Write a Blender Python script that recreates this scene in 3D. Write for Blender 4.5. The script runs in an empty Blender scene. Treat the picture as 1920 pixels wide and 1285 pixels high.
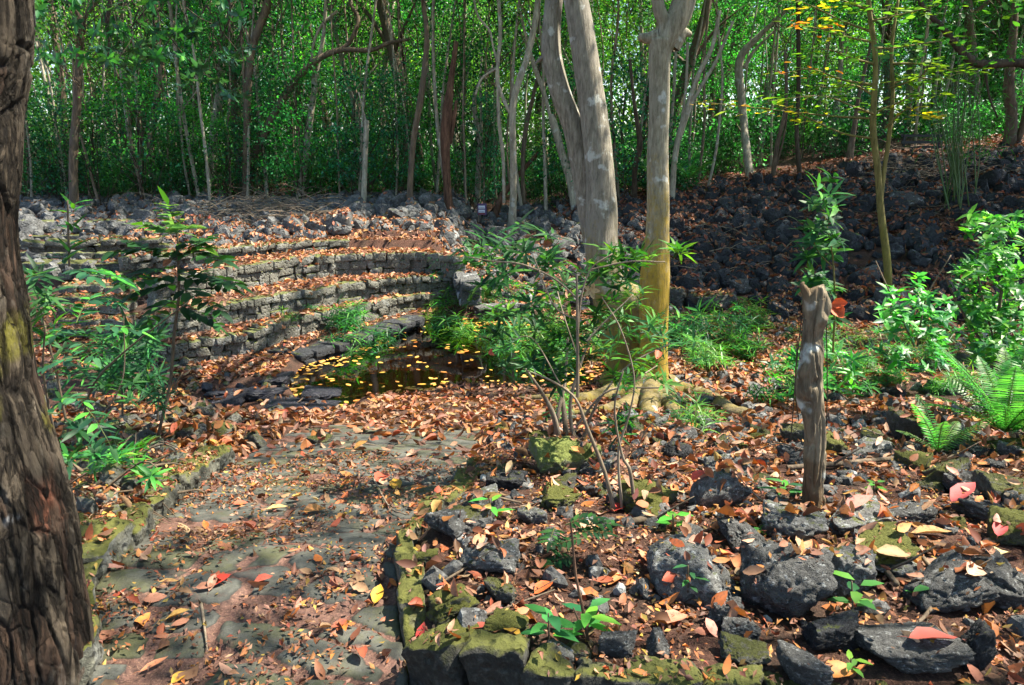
import bpy, bmesh, math, random
import numpy as np
from mathutils import Vector, Euler, Matrix
rng = np.random.default_rng(7); random.seed(7)
R = math.radians
# ------------------------------------------------------------------ camera, sky, sun, exposure
F = 1400.0; CAMZ = 1.6; PITCH = math.atan(342/1400)
scn = bpy.context.scene
cam = bpy.data.cameras.new('camera'); cam_o = bpy.data.objects.new('camera', cam); scn.collection.objects.link(cam_o)
cam_o.location = (0, 0, CAMZ); cam_o.rotation_euler = (math.pi/2-PITCH, 0, 0)
cam.sensor_width = 36; cam.lens = 36*F/1920; cam.clip_end = 500; cam.clip_start = 0.05
scn.camera = cam_o
SUN_EL, SUN_AZ = R(58), R(4)          # azimuth measured from +x towards +y
SD = Vector((math.cos(SUN_EL)*math.cos(SUN_AZ), math.cos(SUN_EL)*math.sin(SUN_AZ), math.sin(SUN_EL)))
w = bpy.data.worlds.new('World'); scn.world = w; w.use_nodes = True
nt = w.node_tree; bg = nt.nodes['Background']
sky = nt.nodes.new('ShaderNodeTexSky'); sky.sky_type = 'NISHITA'; sky.sun_disc = False
sky.sun_elevation = SUN_EL; sky.sun_rotation = math.pi/2-SUN_AZ
nt.links.new(sky.outputs[0], bg.inputs[0]); bg.inputs[1].default_value = 0.1
sl = bpy.data.lights.new('sun', 'SUN'); sl.energy = 5; sl.angle = R(0.5); sl.color = (1, 0.92, 0.76)
so = bpy.data.objects.new('sun', sl); scn.collection.objects.link(so)
so.rotation_euler = SD.to_track_quat('Z', 'Y').to_euler(); so.location = (8, -4, 25)
scn.view_settings.view_transform = 'Standard'; scn.view_settings.look = 'None'
scn.view_settings.exposure = 1.92; scn.view_settings.gamma = 1
cy = scn.cycles
cy.max_bounces = 6; cy.diffuse_bounces = 4; cy.glossy_bounces = 2; cy.transmission_bounces = 4
cy.transparent_max_bounces = 6; cy.caustics_reflective = False; cy.caustics_refractive = False
cy.use_denoising = True
try: cy.denoiser = 'OPENIMAGEDENOISE'; cy.denoising_input_passes = 'RGB_ALBEDO_NORMAL'
except Exception: pass
cy.use_adaptive_sampling = True; cy.adaptive_threshold = 0.02
cy.sample_clamp_indirect = 4

# ------------------------------------------------------------------ pixel <-> world (1920x1285 photo grid)
def ray(px, py):
    a, b = (px-960)/F, (642.5-py)/F; c, s = math.cos(PITCH), math.sin(PITCH)
    return np.array([a, c+b*s, -s+b*c])
def at_z(px, py, z):
    d = ray(px, py); t = (z-CAMZ)/d[2]; return np.array([d[0]*t, d[1]*t, z])
def at_y(px, py, Y):
    d = ray(px, py); t = Y/d[1]; return np.array([d[0]*t, Y, CAMZ+d[2]*t])
def depth(p): return p[1]*math.cos(PITCH)+(CAMZ-p[2])*math.sin(PITCH)
def mpx(n, p): return n*depth(p)/F
# ------------------------------------------------------------------ noise
def _h(ix, iy, iz, s):
    n = (ix*73856093) ^ (iy*19349663) ^ (iz*83492791) ^ (s*2654435)
    n = (n ^ (n >> 13))*1274126177 & 0x7fffffff
    n = (n ^ (n >> 16)) & 0xffff
    return n/65535.0
def vnoise(p, s=0):
    p = np.asarray(p, float); i = np.floor(p).astype(np.int64); f = p-i; f = f*f*(3-2*f); r = 0
    for dx in (0, 1):
        for dy in (0, 1):
            for dz in (0, 1):
                r = r+_h(i[..., 0]+dx, i[..., 1]+dy, i[..., 2]+dz, s)*(f[..., 0] if dx else 1-f[..., 0])*(f[..., 1] if dy else 1-f[..., 1])*(f[..., 2] if dz else 1-f[..., 2])
    return r*2-1
def fbm(p, o=4, s=0):
    p = np.asarray(p, float); a = 1.0; r = 0; n = 0
    for k in range(o):
        r = r+a*vnoise(p, s+k); n += a; a *= .5; p = p*2.03
    return r/n
def sm(a, b, x):
    t = np.clip((x-a)/(b-a), 0, 1); return t*t*(3-2*t)
def xyz(x, y, z=0): return np.stack([x, y, np.zeros_like(x)+z], -1)
def inpoly(x, y, poly):
    c = np.zeros(x.shape, bool); n = len(poly)
    for i in range(n):
        x1, y1 = poly[i]; x2, y2 = poly[(i+1) % n]
        k = ((y1 > y) != (y2 > y)) & (x < (x2-x1)*(y-y1)/((y2-y1) or 1e-9)+x1); c ^= k
    return c
def dpoly(x, y, poly, closed=True):
    d = np.full(x.shape, 1e9); n = len(poly)
    for i in range(n if closed else n-1):
        x1, y1 = poly[i]; x2, y2 = poly[(i+1) % n]; ex, ey = x2-x1, y2-y1
        t = np.clip(((x-x1)*ex+(y-y1)*ey)/(ex*ex+ey*ey+1e-12), 0, 1)
        d = np.minimum(d, np.hypot(x-x1-t*ex, y-y1-t*ey))
    return d
# ------------------------------------------------------------------ terrain
T0, T1, T2, T3, T4, T5, WZ = -1.0, -0.72, -0.42, -0.06, .1, .26, -1.13
W1 = [at_z(a, b, T1)[:2] for a, b in ((235, 660), (301, 648), (468, 622), (535, 597), (640, 578), (774, 552), (872, 545))]
W2 = [at_z(a, b, T2)[:2] for a, b in ((235, 604), (300, 593), (451, 564), (640, 534), (727, 522), (814, 517), (876, 514))]
W3 = [at_z(a, b, T3)[:2] for a, b in ((285, 527), (340, 516), (415, 504), (535, 487), (640, 478), (780, 474), (860, 480))]
W4 = [at_z(a, b, T4)[:2] for a, b in ((238, 482), (330, 474), (420, 465), (540, 456), (640, 451), (790, 452))]
W5 = [at_z(a, b, T5)[:2] for a, b in ((60, 452), (160, 449), (300, 446), (420, 440), (540, 432))]
def wy(W, x): W = np.array(W); return np.interp(x, W[:, 0], W[:, 1])
POND = [tuple(at_z(a, b, WZ)[:2]) for a, b in ((520, 725), (545, 690), (590, 662), (660, 645), (720, 622), (780, 600), (880, 594), (1000, 600), (1100, 625), (1150, 660), (1150, 712), (1100, 740), (1000, 745), (900, 734), (850, 738), (780, 755), (700, 772), (600, 776), (545, 762))]
CHAN = [tuple(at_z(a, b, WZ)[:2]) for a, b in ((395, 772), (470, 758), (545, 790), (520, 806), (400, 800))]
POOL = [tuple(at_z(a, b, WZ)[:2]) for a, b in ((1275, 695), (1300, 650), (1420, 650), (1440, 680), (1400, 712), (1300, 712))]
WETZ = [tuple(at_z(a, b, WZ+.05)[:2]) for a, b in ((360, 745), (450, 722), (540, 715), (690, 755), (690, 800), (560, 835), (400, 825), (345, 785))]
# path edges in plan (left kerb, right kerb)
KL = [tuple(at_z(a, b, z)[:2]) for a, b, z in ((150, 1290, 0), (160, 1110, 0), (215, 1035, 0), (285, 960, -.05), (350, 905, -.15), (420, 862, -.3))]
KR = [tuple(at_z(a, b, z)[:2]) for a, b, z in ((790, 1290, .1), (760, 1110, .1), (755, 1000, .1), (800, 945, .05), (850, 905, -.02), (885, 872, -.15))]
def kx(K, y): K = sorted(K, key=lambda q: q[1]); return np.interp(y, [q[1] for q in K], [q[0] for q in K])
FRONT = [tuple(at_z(a, b, .1)[:2]) for a, b in ((760, 1200), (870, 1215), (960, 1230), (1050, 1258), (1200, 1272), (1450, 1290), (1700, 1320), (2000, 1360))]
def H(x, y, rough=True):
    x = np.asarray(x, float); y = np.asarray(y, float)
    z = -0.187*np.clip(y-2.8, 0, 5.5)
    z = np.maximum(z, -1.0)
    # slope behind the pond and dark bank on the right
    yf = 12.7-.28*np.clip(x-3, 0, 8); ztop = .27+.148*np.clip(x, -2, 13)
    s = np.clip((y-yf)/(19.5-yf), 0, 1); zs = -1.0+(ztop+1.0)*(s*.75+.25*s*s*(3-2*s))
    # terraces
    zt = np.where(y > wy(W1, x)+.02, T1, T0); zt = np.where(y > wy(W2, x)+.02, T2, zt); zt = np.where(y > wy(W3, x)+.02, T3, zt); zt = np.where(y > wy(W4, x)+.02, T4, zt)
    y3 = wy(W5, x)+.1
    zt = zt+np.where(y > y3, .12*sm(0, .1, y-y3)+.35*sm(0, 4., y-y3), 0)
    # left end, under the steps
    x1 = W1[0][0]
    zl = np.interp(y, [9, 11, 15.4, 19], [-1.03, -1.02, .2, .5])
    ml = sm(x1-.1, x1+.1, x); zt = zl*(1-ml)+zt*ml
    mt = sm(-.7, -1.6, x+.0)
    back = zt*mt+zs*(1-mt)
    far = sm(8.6, 9.4, y)
    z = z*(1-far)+back*far
    z = z+np.clip(y-20, 0, 80)*.018
    # raised rock bed right of the path, bank left of it
    r = sm(.0, .12, x-kx(KR, y)); near = sm(6.2, 4.2, y)
    z = z+.1*r*near
    l = sm(.0, .25, kx(KL, y)-x); z = z+.06*l*near
    # front edge of the bed (retaining wall towards the camera)
    fy = np.interp(x, [q[0] for q in FRONT], [q[1] for q in FRONT]); z = z-.36*sm(.03, -.03, y-fy)*sm(.0, .1, x-FRONT[0][0])
    for P, dp in ((POND, .25), (CHAN, .15), (POOL, .12)):
        d = dpoly(x, y, P); ins = inpoly(x, y, P)
        z = np.where(ins, np.minimum(z, WZ+.1-(dp+.1)*sm(0, .35, d)), z)
    d = dpoly(x, y, WETZ); z = np.where(inpoly(x, y, WETZ), np.minimum(z, z*(1-sm(0, .25, d))+(WZ+.035)*sm(0, .25, d)), z)
    if rough:
        onp = (x > kx(KL, y)) & (x < kx(KR, y)) & (y < 5.2)
        a = .03+.10*sm(15, 17, y)*sm(.5, -.5, x+0.)+.09*sm(12, 14, y)*sm(1, 3, x)
        a = np.where((x < -.9) & (y > 9.3) & (y < 15.5), .012, a); a = np.where(onp, .01, a)
        z = z+a*fbm(xyz(x*2.2, y*2.2), 4, 3)
    return z
def H1(x, y): return float(H(np.array([x]), np.array([y]))[0])
def gnd(px, py, hint=None):
    d = ray(px, py); t = np.arange(1.2, 60, .02); P = d[None]*t[:, None]; P[:, 2] += CAMZ
    b = np.nonzero(P[:, 2] < H(P[:, 0], P[:, 1]))[0]
    return P[b[0]] if len(b) else P[-1]

# ------------------------------------------------------------------ mesh tools
COL = scn.collection
class MB:
    def __init__(s): s.V = []; s.F = []; s.C = []; s.MI = []; s.n = 0
    def add(s, V, Fs, col=None, mi=0):
        V = np.asarray(V, float).reshape(-1, 3); s.V.append(V)
        for f in (Fs if isinstance(Fs, list) else [Fs]):
            f = np.asarray(f); s.F.append(f+s.n); s.MI.append(np.full(len(f), mi))
        c = np.ones((len(V), 3))*.5 if col is None else np.broadcast_to(np.asarray(col, float), (len(V), 3))
        s.C.append(c); s.n += len(V); return s
    def mesh(s, name, mats, smooth=True):
        me = bpy.data.meshes.new(name); V = np.concatenate(s.V); me.vertices.add(len(V)); me.vertices.foreach_set('co', V.astype(np.float32).ravel())
        sizes = np.concatenate([np.full(len(f), f.shape[1]) for f in s.F]); fl = np.concatenate([f.ravel() for f in s.F])
        me.loops.add(len(fl)); me.loops.foreach_set('vertex_index', fl.astype(np.int32))
        me.polygons.add(len(sizes)); st = np.concatenate([[0], np.cumsum(sizes)[:-1]])
        me.polygons.foreach_set('loop_start', st.astype(np.int32))
        me.polygons.foreach_set('use_smooth', np.full(len(sizes), smooth)); me.polygons.foreach_set('material_index', np.concatenate(s.MI).astype(np.int32))
        for m in (mats if isinstance(mats, (list, tuple)) else [mats]): me.materials.append(m)
        me.update(calc_edges=True)
        ca = me.color_attributes.new('col', 'FLOAT_COLOR', 'POINT'); C = np.concatenate(s.C); C4 = np.ones((len(C), 4), np.float32); C4[:, :3] = C
        ca.data.foreach_set('color', C4.ravel()); return me
def link(name, me, parent=None, loc=None):
    o = bpy.data.objects.new(name, me); COL.objects.link(o)
    if loc is not None: o.location = loc
    if parent: o.parent = parent
    return o
def tag(o, label=None, cat=None, group=None, kind=None):
    for k, v in (('label', label), ('category', cat), ('group', group), ('kind', kind)):
        if v: o[k] = v
    return o
def thing(name, loc, label, cat, group=None):
    o = bpy.data.objects.new(name, None); COL.objects.link(o); o.location = loc; o.empty_display_size = .1
    return tag(o, label, cat, group)
def copy_tree(o, parent=None):
    c = o.copy(); COL.objects.link(c)
    if parent: c.parent = parent
    for ch in o.children: copy_tree(ch, c)
    return c
def spline(P, n):
    P = np.asarray(P, float); Q = np.vstack([2*P[0]-P[1], P, 2*P[-1]-P[-2]]); L = np.concatenate([[0], np.cumsum(np.linalg.norm(np.diff(P, axis=0)[:, :3], axis=1))])
    out = []
    for s in np.linspace(0, L[-1], n):
        i = min(np.searchsorted(L, s, 'right')-1, len(P)-2); t = (s-L[i])/(L[i+1]-L[i]+1e-9); a, b, c, d = Q[i:i+4]
        out.append(.5*((2*b)+(-a+c)*t+(2*a-5*b+4*c-d)*t*t+(-a+3*b-3*c+d)*t**3))
    return np.array(out)
def tube(P, rad, n=None, k=10, bump=.0, bs=6., seed=0, cap=True, ridg=0):
    """P (m,3), rad (m,) control; returns V, [quads, tris]"""
    P = np.asarray(P, float); rad = np.asarray(rad, float); m = n or max(6, 4*len(P))
    Q = spline(np.column_stack([P, rad]), m); C, r = Q[:, :3], np.maximum(Q[:, 3], .0008)
    T = np.gradient(C, axis=0); T /= np.linalg.norm(T, axis=1)[:, None]+1e-12
    u = np.cross(T[0], [0.3, 1, .2] if abs(T[0][1]) < .9 else [1, 0, 0]); u /= np.linalg.norm(u); U = [u]
    for i in range(1, m):
        u = u-T[i]*np.dot(u, T[i]); u /= np.linalg.norm(u); U.append(u)
    U = np.array(U); Wv = np.cross(T, U); a = np.linspace(0, 2*math.pi, k, endpoint=False)
    D = U[:, None]*np.cos(a)[None, :, None]+Wv[:, None]*np.sin(a)[None, :, None]
    rr = np.repeat(r[:, None], k, 1)
    if bump: rr = rr*(1+bump*fbm((C[:, None]+D*r[:, None, None])*np.array([bs, bs, bs*.35]), 4, seed))
    V = C[:, None]+D*rr[..., None]; V = V.reshape(-1, 3)
    i = np.arange(m-1)[:, None]*k; j = np.arange(k)[None]; j2 = (j+1) % k
    q = np.stack([i+j, i+j2, i+k+j2, i+k+j], -1).reshape(-1, 4); fs = [q]
    if cap:
        V = np.vstack([V, C[-1]+T[-1]*r[-1]*.5]); b = (m-1)*k; j = np.arange(k)
        fs.append(np.stack([b+j, b+(j+1) % k, np.full(k, m*k)], -1))
    return V, fs
# leaf templates: (u, v) grid
def _tmpl(us, ws, mid=True):
    uv = [(us[0], 0)]; f4 = []; f3 = []
    for u, ww in zip(us[1:-1], ws[1:-1]): uv += [(u, -ww/2), (u, 0), (u, ww/2)]
    uv.append((us[-1], 0)); n = len(us)-2; e = len(uv)-1
    f3 += [(0, 1, 2), (0, 2, 3)]
    for i in range(n-1):
        a = 1+3*i; f4 += [(a, a+3, a+4, a+1), (a+1, a+4, a+5, a+2)]
    a = 1+3*(n-1); f3 += [(a, e, a+1), (a+1, e, a+2)]
    return np.array(uv), [np.array(f4), np.array(f3)] if f4 else [np.array(f3)]
LEAF = _tmpl([0, .1, .3, .6, .85, 1], [0, .45, .95, .9, .42, 0])
OVATE = _tmpl([0, .3, .7, 1], [0, .95, .7, 0])
DIAM = (np.array([(0, 0), (.5, -.5), (1, 0), (.5, .5)]), [np.array([(0, 1, 2), (0, 2, 3)])])
LANCE = _tmpl([0, .25, .6, 1], [0, .9, .8, 0])
LOBED = _tmpl([0, .12, .25, .4, .52, .66, .8, 1], [0, .5, .85, 1, .75, .95, .5, 0])
def leaves(mb, P, D, N, L, Wd, C, tm=OVATE, curl=.15, bend=0., mi=0, fold=0.):
    """P base points, D tip directions, N normals, L length, Wd width, C colours"""
    P = np.asarray(P, float); n = len(P)
    if n == 0: return
    D = D/(np.linalg.norm(D, axis=1)[:, None]+1e-9); S = np.cross(D, N); S /= np.linalg.norm(S, axis=1)[:, None]+1e-9; N = np.cross(S, D)
    L = np.broadcast_to(L, (n,)); Wd = np.broadcast_to(Wd, (n,)); cu = np.broadcast_to(curl, (n,)); be = np.broadcast_to(bend, (n,))
    u, v = tm[0][:, 0], tm[0][:, 1]; k = len(u)
    wv = cu[:, None]*(v*v*4)[None]*Wd[:, None]*.5+be[:, None]*(u*u)[None]*L[:, None]+fold*np.abs(v)[None]*Wd[:, None]
    V = P[:, None]+D[:, None]*(u[None, :, None]*L[:, None, None])+S[:, None]*(v[None, :, None]*Wd[:, None, None])+N[:, None]*wv[..., None]
    off = (np.arange(n)*k)[:, None, None]
    fs = [(f[None]+off).reshape(-1, f.shape[1]) for f in tm[1]]
    C = np.broadcast_to(np.asarray(C, float), (n, 3))
    mb.add(V.reshape(-1, 3), fs, np.repeat(C, k, 0), mi)
def rdir(n, zb=0., zs=1.):
    d = rng.normal(size=(n, 3)); d[:, 2] = d[:, 2]*zs+zb; return d/(np.linalg.norm(d, axis=1)[:, None]+1e-9)
def pick(cols, n, var=.25):
    cols = np.array(cols); c = cols[rng.integers(0, len(cols), n)]; return np.clip(c*(1+var*rng.normal(size=(n, 1))*.6)*(1+.08*rng.normal(size=(n, 3))), .002, .95)

# ------------------------------------------------------------------ materials
class NT:
    def __init__(s, name):
        s.m = bpy.data.materials.new(name); s.m.use_nodes = True; s.t = s.m.node_tree; s.t.nodes.clear(); s.out = s.n('OutputMaterial')
    def n(s, t, **k):
        x = s.t.nodes.new('ShaderNode'+t)
        for a, b in k.items(): setattr(x, a, b)
        return x
    def l(s, a, b): s.t.links.new(a, b)
    def noise(s, co, sc, det=4, rough=.55, dist=0):
        x = s.n('TexNoise'); x.inputs['Scale'].default_value = sc; x.inputs['Detail'].default_value = det; x.inputs['Roughness'].default_value = rough; x.inputs['Distortion'].default_value = dist
        s.l(co, x.inputs['Vector']); return x.outputs['Fac']
    def ramp(s, f, st):
        x = s.n('ValToRGB'); e = x.color_ramp.elements
        while len(e) < len(st): e.new(.5)
        for q, (p, c) in zip(e, st): q.position = p; q.color = (*c, 1) if hasattr(c, '__len__') else (c, c, c, 1)
        s.l(f, x.inputs[0]); return x.outputs[0]
    def mix(s, f, a, b, mode='MIX'):
        x = s.n('MixRGB', blend_type=mode)
        for i, v in ((0, f), (1, a), (2, b)):
            if hasattr(v, 'is_output') or isinstance(v, bpy.types.NodeSocket): s.l(v, x.inputs[i])
            else: x.inputs[i].default_value = v if i == 0 else (*v, 1)
        return x.outputs[0]
    def math(s, op, a, b=0., c=None):
        x = s.n('Math', operation=op)
        for i, v in enumerate((a, b) if c is None else (a, b, c)):
            if isinstance(v, bpy.types.NodeSocket): s.l(v, x.inputs[i])
            else: x.inputs[i].default_value = v
        return x.outputs[0]
    def bump(s, h, st, dist, nrm=None):
        x = s.n('Bump'); x.inputs['Strength'].default_value = st; x.inputs['Distance'].default_value = dist; s.l(h, x.inputs['Height'])
        if nrm is not None: s.l(nrm, x.inputs['Normal'])
        return x.outputs[0]
    def pbr(s, col, rough=.8, nrm=None, spec=.4):
        b = s.n('BsdfPrincipled')
        for k, v in (('Base Color', col), ('Roughness', rough), ('Specular IOR Level', spec)):
            if isinstance(v, bpy.types.NodeSocket): s.l(v, b.inputs[k])
            else: b.inputs[k].default_value = (*v, 1) if hasattr(v, '__len__') else v
        if nrm is not None: s.l(nrm, b.inputs['Normal'])
        return b.outputs[0]
    def done(s, sh): s.l(sh, s.out.inputs[0]); return s.m
def coords(t, scale=(1, 1, 1), rnd=True):
    tc = t.n('TexCoord'); mp = t.n('Mapping'); mp.inputs['Scale'].default_value = scale; t.l(tc.outputs['Object'], mp.inputs[0])
    if rnd:
        oi = t.n('ObjectInfo'); c = t.n('CombineXYZ'); m = t.math('MULTIPLY', oi.outputs['Random'], 37.); t.l(m, c.inputs[0]); t.l(m, c.inputs[1])
        t.l(c.outputs[0], mp.inputs[1])
    return mp.outputs[0]
def mat_leaf(name, trans=.35, rough=.42, hv=.03, tcol=(1.3, 1.6, .6), spec=.45):
    t = NT(name); a = t.n('Attribute', attribute_name='col'); oi = t.n('ObjectInfo')
    hs = t.n('HueSaturation'); t.l(a.outputs['Color'], hs.inputs['Color'])
    t.l(t.math('MULTIPLY_ADD', oi.outputs['Random'], hv*2, .5-hv), hs.inputs['Hue']); t.l(t.math('MULTIPLY_ADD', oi.outputs['Random'], .5, .75), hs.inputs['Value'])
    c = hs.outputs[0]
    if name == 'dead_leaf':
        gg = t.n('NewGeometry'); c = t.mix(t.ramp(t.noise(gg.outputs['Position'], 55, 5, .7), [(.5, 0.), (.68, .75)]), c, (.11, .05, .03)); c = t.mix(t.ramp(t.noise(gg.outputs['Position'], 1.2, 3), [(.4, 0.), (.7, .35)]), c, (.16, .08, .05))
    p = t.pbr(c, rough, None, spec); tr = t.n('BsdfTranslucent'); t.l(t.mix(1., c, tcol, 'MULTIPLY'), tr.inputs[0])
    mx = t.n('MixShader'); mx.inputs[0].default_value = trans; t.l(p, mx.inputs[1]); t.l(tr.outputs[0], mx.inputs[2]); return t.done(mx.outputs[0])
M_LEAF = mat_leaf('green_leaf', .5); M_GLOSS = mat_leaf('glossy_leaf', .35, .5, .02, (1.3, 1.5, .5), .25)
M_DEAD = mat_leaf('dead_leaf', .15, .6, .0, (1.2, .9, .5), .3)
def mat_bark(name, c1, c2, c3=None, moss=None, mz=1., vs=9, bump=.5, lich=0, fine=1.):
    t = NT(name); co = coords(t, (1, 1, .16)); co2 = coords(t)
    n1 = t.noise(co, vs*2.2, 6, .65); n2 = t.noise(co2, 2.3, 4, .6, .5); col = t.mix(n1, c1, c2)
    col = t.mix(t.ramp(n1, [(.35, .0), (.75, 1.)]), c1, c2)
    if c3: col = t.mix(t.ramp(n2, [(.5, 0.), (.62, 1.)]), col, c3)
    if lich: col = t.mix(t.math('MULTIPLY', t.ramp(t.noise(co2, 5.5, 3), [(.6, 0.), (.66, 1.)]), lich), col, (.42, .43, .4))
    h = n1
    if moss:
        g = t.n('NewGeometry'); sp = t.n('SeparateXYZ'); t.l(g.outputs['Position'], sp.inputs[0])
        f = t.math('SUBTRACT', mz, sp.outputs[2]); f = t.math('MULTIPLY', f, .9); f = t.math('ADD', f, t.math('MULTIPLY_ADD', t.noise(coords(t, (1, 1, .5)), 6., 8, .75), 3.2, -1.35))
        f = t.ramp(t.math('ADD', t.math('MULTIPLY', f, .75), t.math('MULTIPLY_ADD', t.noise(co2, 30, 5, .8), 1.2, -.5)), [(.15, 0.), (.85, .9)]); mc = t.mix(t.noise(co2, 22, 3), moss, tuple(q*1.3 for q in moss)); mc = t.mix(t.ramp(t.noise(co2, 9, 6, .8), [(.5, 0.), (.7, .6)]), mc, (.1, .08, .03)); col = t.mix(f, col, mc)
    fineN = t.noise(coords(t, (1, 1, .1)), 60, 3); col = t.mix(t.ramp(t.noise(coords(t, (1, 1, .3)), 26, 6, .75), [(.5, 0.), (.66, .6)]), col, tuple(q*.45 for q in c1))
    b = t.bump(h, bump, .03); b = t.bump(fineN, .5*fine, .006, b)
    return t.done(t.pbr(col, .85, b, .25))
def mat_rock(name, c1, c2, moss=0., lich=0., rough=.85, pore=1., mossc=(.085, .1, .014)):
    t = NT(name); co = coords(t); n1 = t.noise(co, 3.5, 6, .65); col = t.mix(t.ramp(n1, [(.3, 0.), (.7, 1.)]), c1, c2)
    sp = t.noise(co, 45, 3, .7); col = t.mix(t.ramp(sp, [(.5, 0.), (.75, .6)]), col, tuple(min(.5, q*2.2) for q in c2))
    vo = t.n('TexVoronoi'); vo.inputs['Scale'].default_value = 20; t.l(co, vo.inputs['Vector'])
    pores = t.ramp(vo.outputs['Distance'], [(.0, 0.), (.42, 1.)])
    if lich: col = t.mix(t.math('MULTIPLY', t.ramp(t.noise(co, 4.5, 7, .7), [(.56, 0.), (.62, 1.)]), lich), col, (.42, .44, .45))
    if moss:
        g = t.n('NewGeometry'); s = t.n('SeparateXYZ'); t.l(g.outputs['Normal'], s.inputs[0])
        f = t.math('ADD', t.math('MULTIPLY', s.outputs[2], .75), t.math('MULTIPLY_ADD', t.noise(co, 3.2, 6, .7), 2.2, moss-1.9))
        f = t.ramp(f, [(.12, 0.), (.4, 1.)]); mc = t.mix(t.noise(co, 28, 4, .7), tuple(q*.55 for q in mossc), tuple(q*1.7 for q in mossc)); col = t.mix(f, col, mc)
    b = t.bump(t.noise(co, 9, 7, .72), .75, .05); b = t.bump(pores, .8*pore, .03, b); b = t.bump(sp, .5, .008, b)
    return t.done(t.pbr(col, rough, b, .35))
M_ROCK = mat_rock('dark_lava_rock', (.026, .026, .027), (.105, .105, .104), 0, .55)
M_HEAP = mat_rock('heap_rock', (.03, .03, .032), (.12, .122, .122), .1, .2)
M_RLICH = mat_rock('lichened_rock', (.045, .048, .052), (.19, .19, .185), .2, .9)
M_RMOSS = mat_rock('mossy_rock', (.04, .04, .036), (.12, .12, .105), .55, .2, mossc=(.06, .065, .014))
M_RMOSS2 = mat_rock('thick_moss_rock', (.035, .04, .02), (.1, .1, .07), .85, 0, mossc=(.085, .09, .014))
M_KERB = mat_rock('mossy_kerb_rock', (.02, .02, .016), (.1, .1, .08), .68, .15, mossc=(.07, .073, .014))
M_RBLACK = mat_rock('black_rock', (.008, .0085, .01), (.03, .032, .038), .1, .12)
M_RWET = mat_rock('wet_rock', (.01, .01, .014), (.028, .028, .04), 0, 0, .3, .4)
M_WALL = mat_rock('dry_stone', (.04, .04, .034), (.165, .16, .135), .5, .3, mossc=(.1, .11, .035))
M_BARKBIG = mat_bark('smooth_grey_bark', (.13, .115, .09), (.34, .31, .25), (.2, .18, .15), (.17, .125, .014), .6, 16, .5, .9)
M_BARKBIG2 = mat_bark('smooth_grey_bark_moss', (.15, .13, .09), (.36, .33, .25), (.22, .2, .15), (.27, .175, .01), 1.25, 16, .5, .9)
M_PALE = mat_bark('pale_bark', (.18, .16, .12), (.46, .41, .32), None, (.08, .09, .02), -2, 7, .5, .6)
M_BROWN = mat_bark('brown_bark', (.07, .05, .035), (.2, .15, .1), (.1, .08, .06), None, 0, 7, .6)
M_DARKB = mat_bark('dark_bark', (.03, .022, .016), (.1, .075, .05), None, None, 0, 7, .6)
M_REDB = mat_bark('reddish_bark', (.05, .025, .016), (.2, .11, .07), None, None, 0, 7, .6)
M_OLIVE = mat_bark('olive_bark', (.1, .085, .03), (.25, .21, .08), None, (.12, .12, .02), .6, 7, .4)
M_TWIG = mat_bark('dry_twig', (.12, .09, .06), (.3, .24, .18), None, None, 0, 7, .3)
M_RMOSSLIT = mat_rock('moss_rock_sunlit_tone', (.1, .11, .06), (.24, .25, .15), 1., .1, mossc=(.17, .2, .05))  # mossy stone lightened in colour to imitate sun falling on it
M_KERB2 = mat_rock('wall_top_moss_rock', (.01, .01, .009), (.045, .045, .04), .5, .1, mossc=(.06, .064, .012))
def mat_ground():
    t = NT('forest_soil'); g = t.n('NewGeometry'); co = g.outputs['Position']
    n = t.noise(co, 3., 6, .6); f = t.noise(co, 38, 6, .75); f2 = t.noise(co, 110, 4, .7)
    c = t.mix(t.ramp(f, [(.35, 0.), (.65, 1.)]), (.028, .013, .01), (.11, .052, .038))
    c = t.mix(t.ramp(f2, [(.52, 0.), (.68, .9)]), c, (.22, .125, .08)); c = t.mix(t.ramp(n, [(.45, 0.), (.65, .7)]), c, (.03, .028, .022))
    b = t.bump(f, .9, .03); b = t.bump(f2, .8, .012, b); return t.done(t.pbr(c, .9, b, .2))
M_GROUND = mat_ground()
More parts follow.
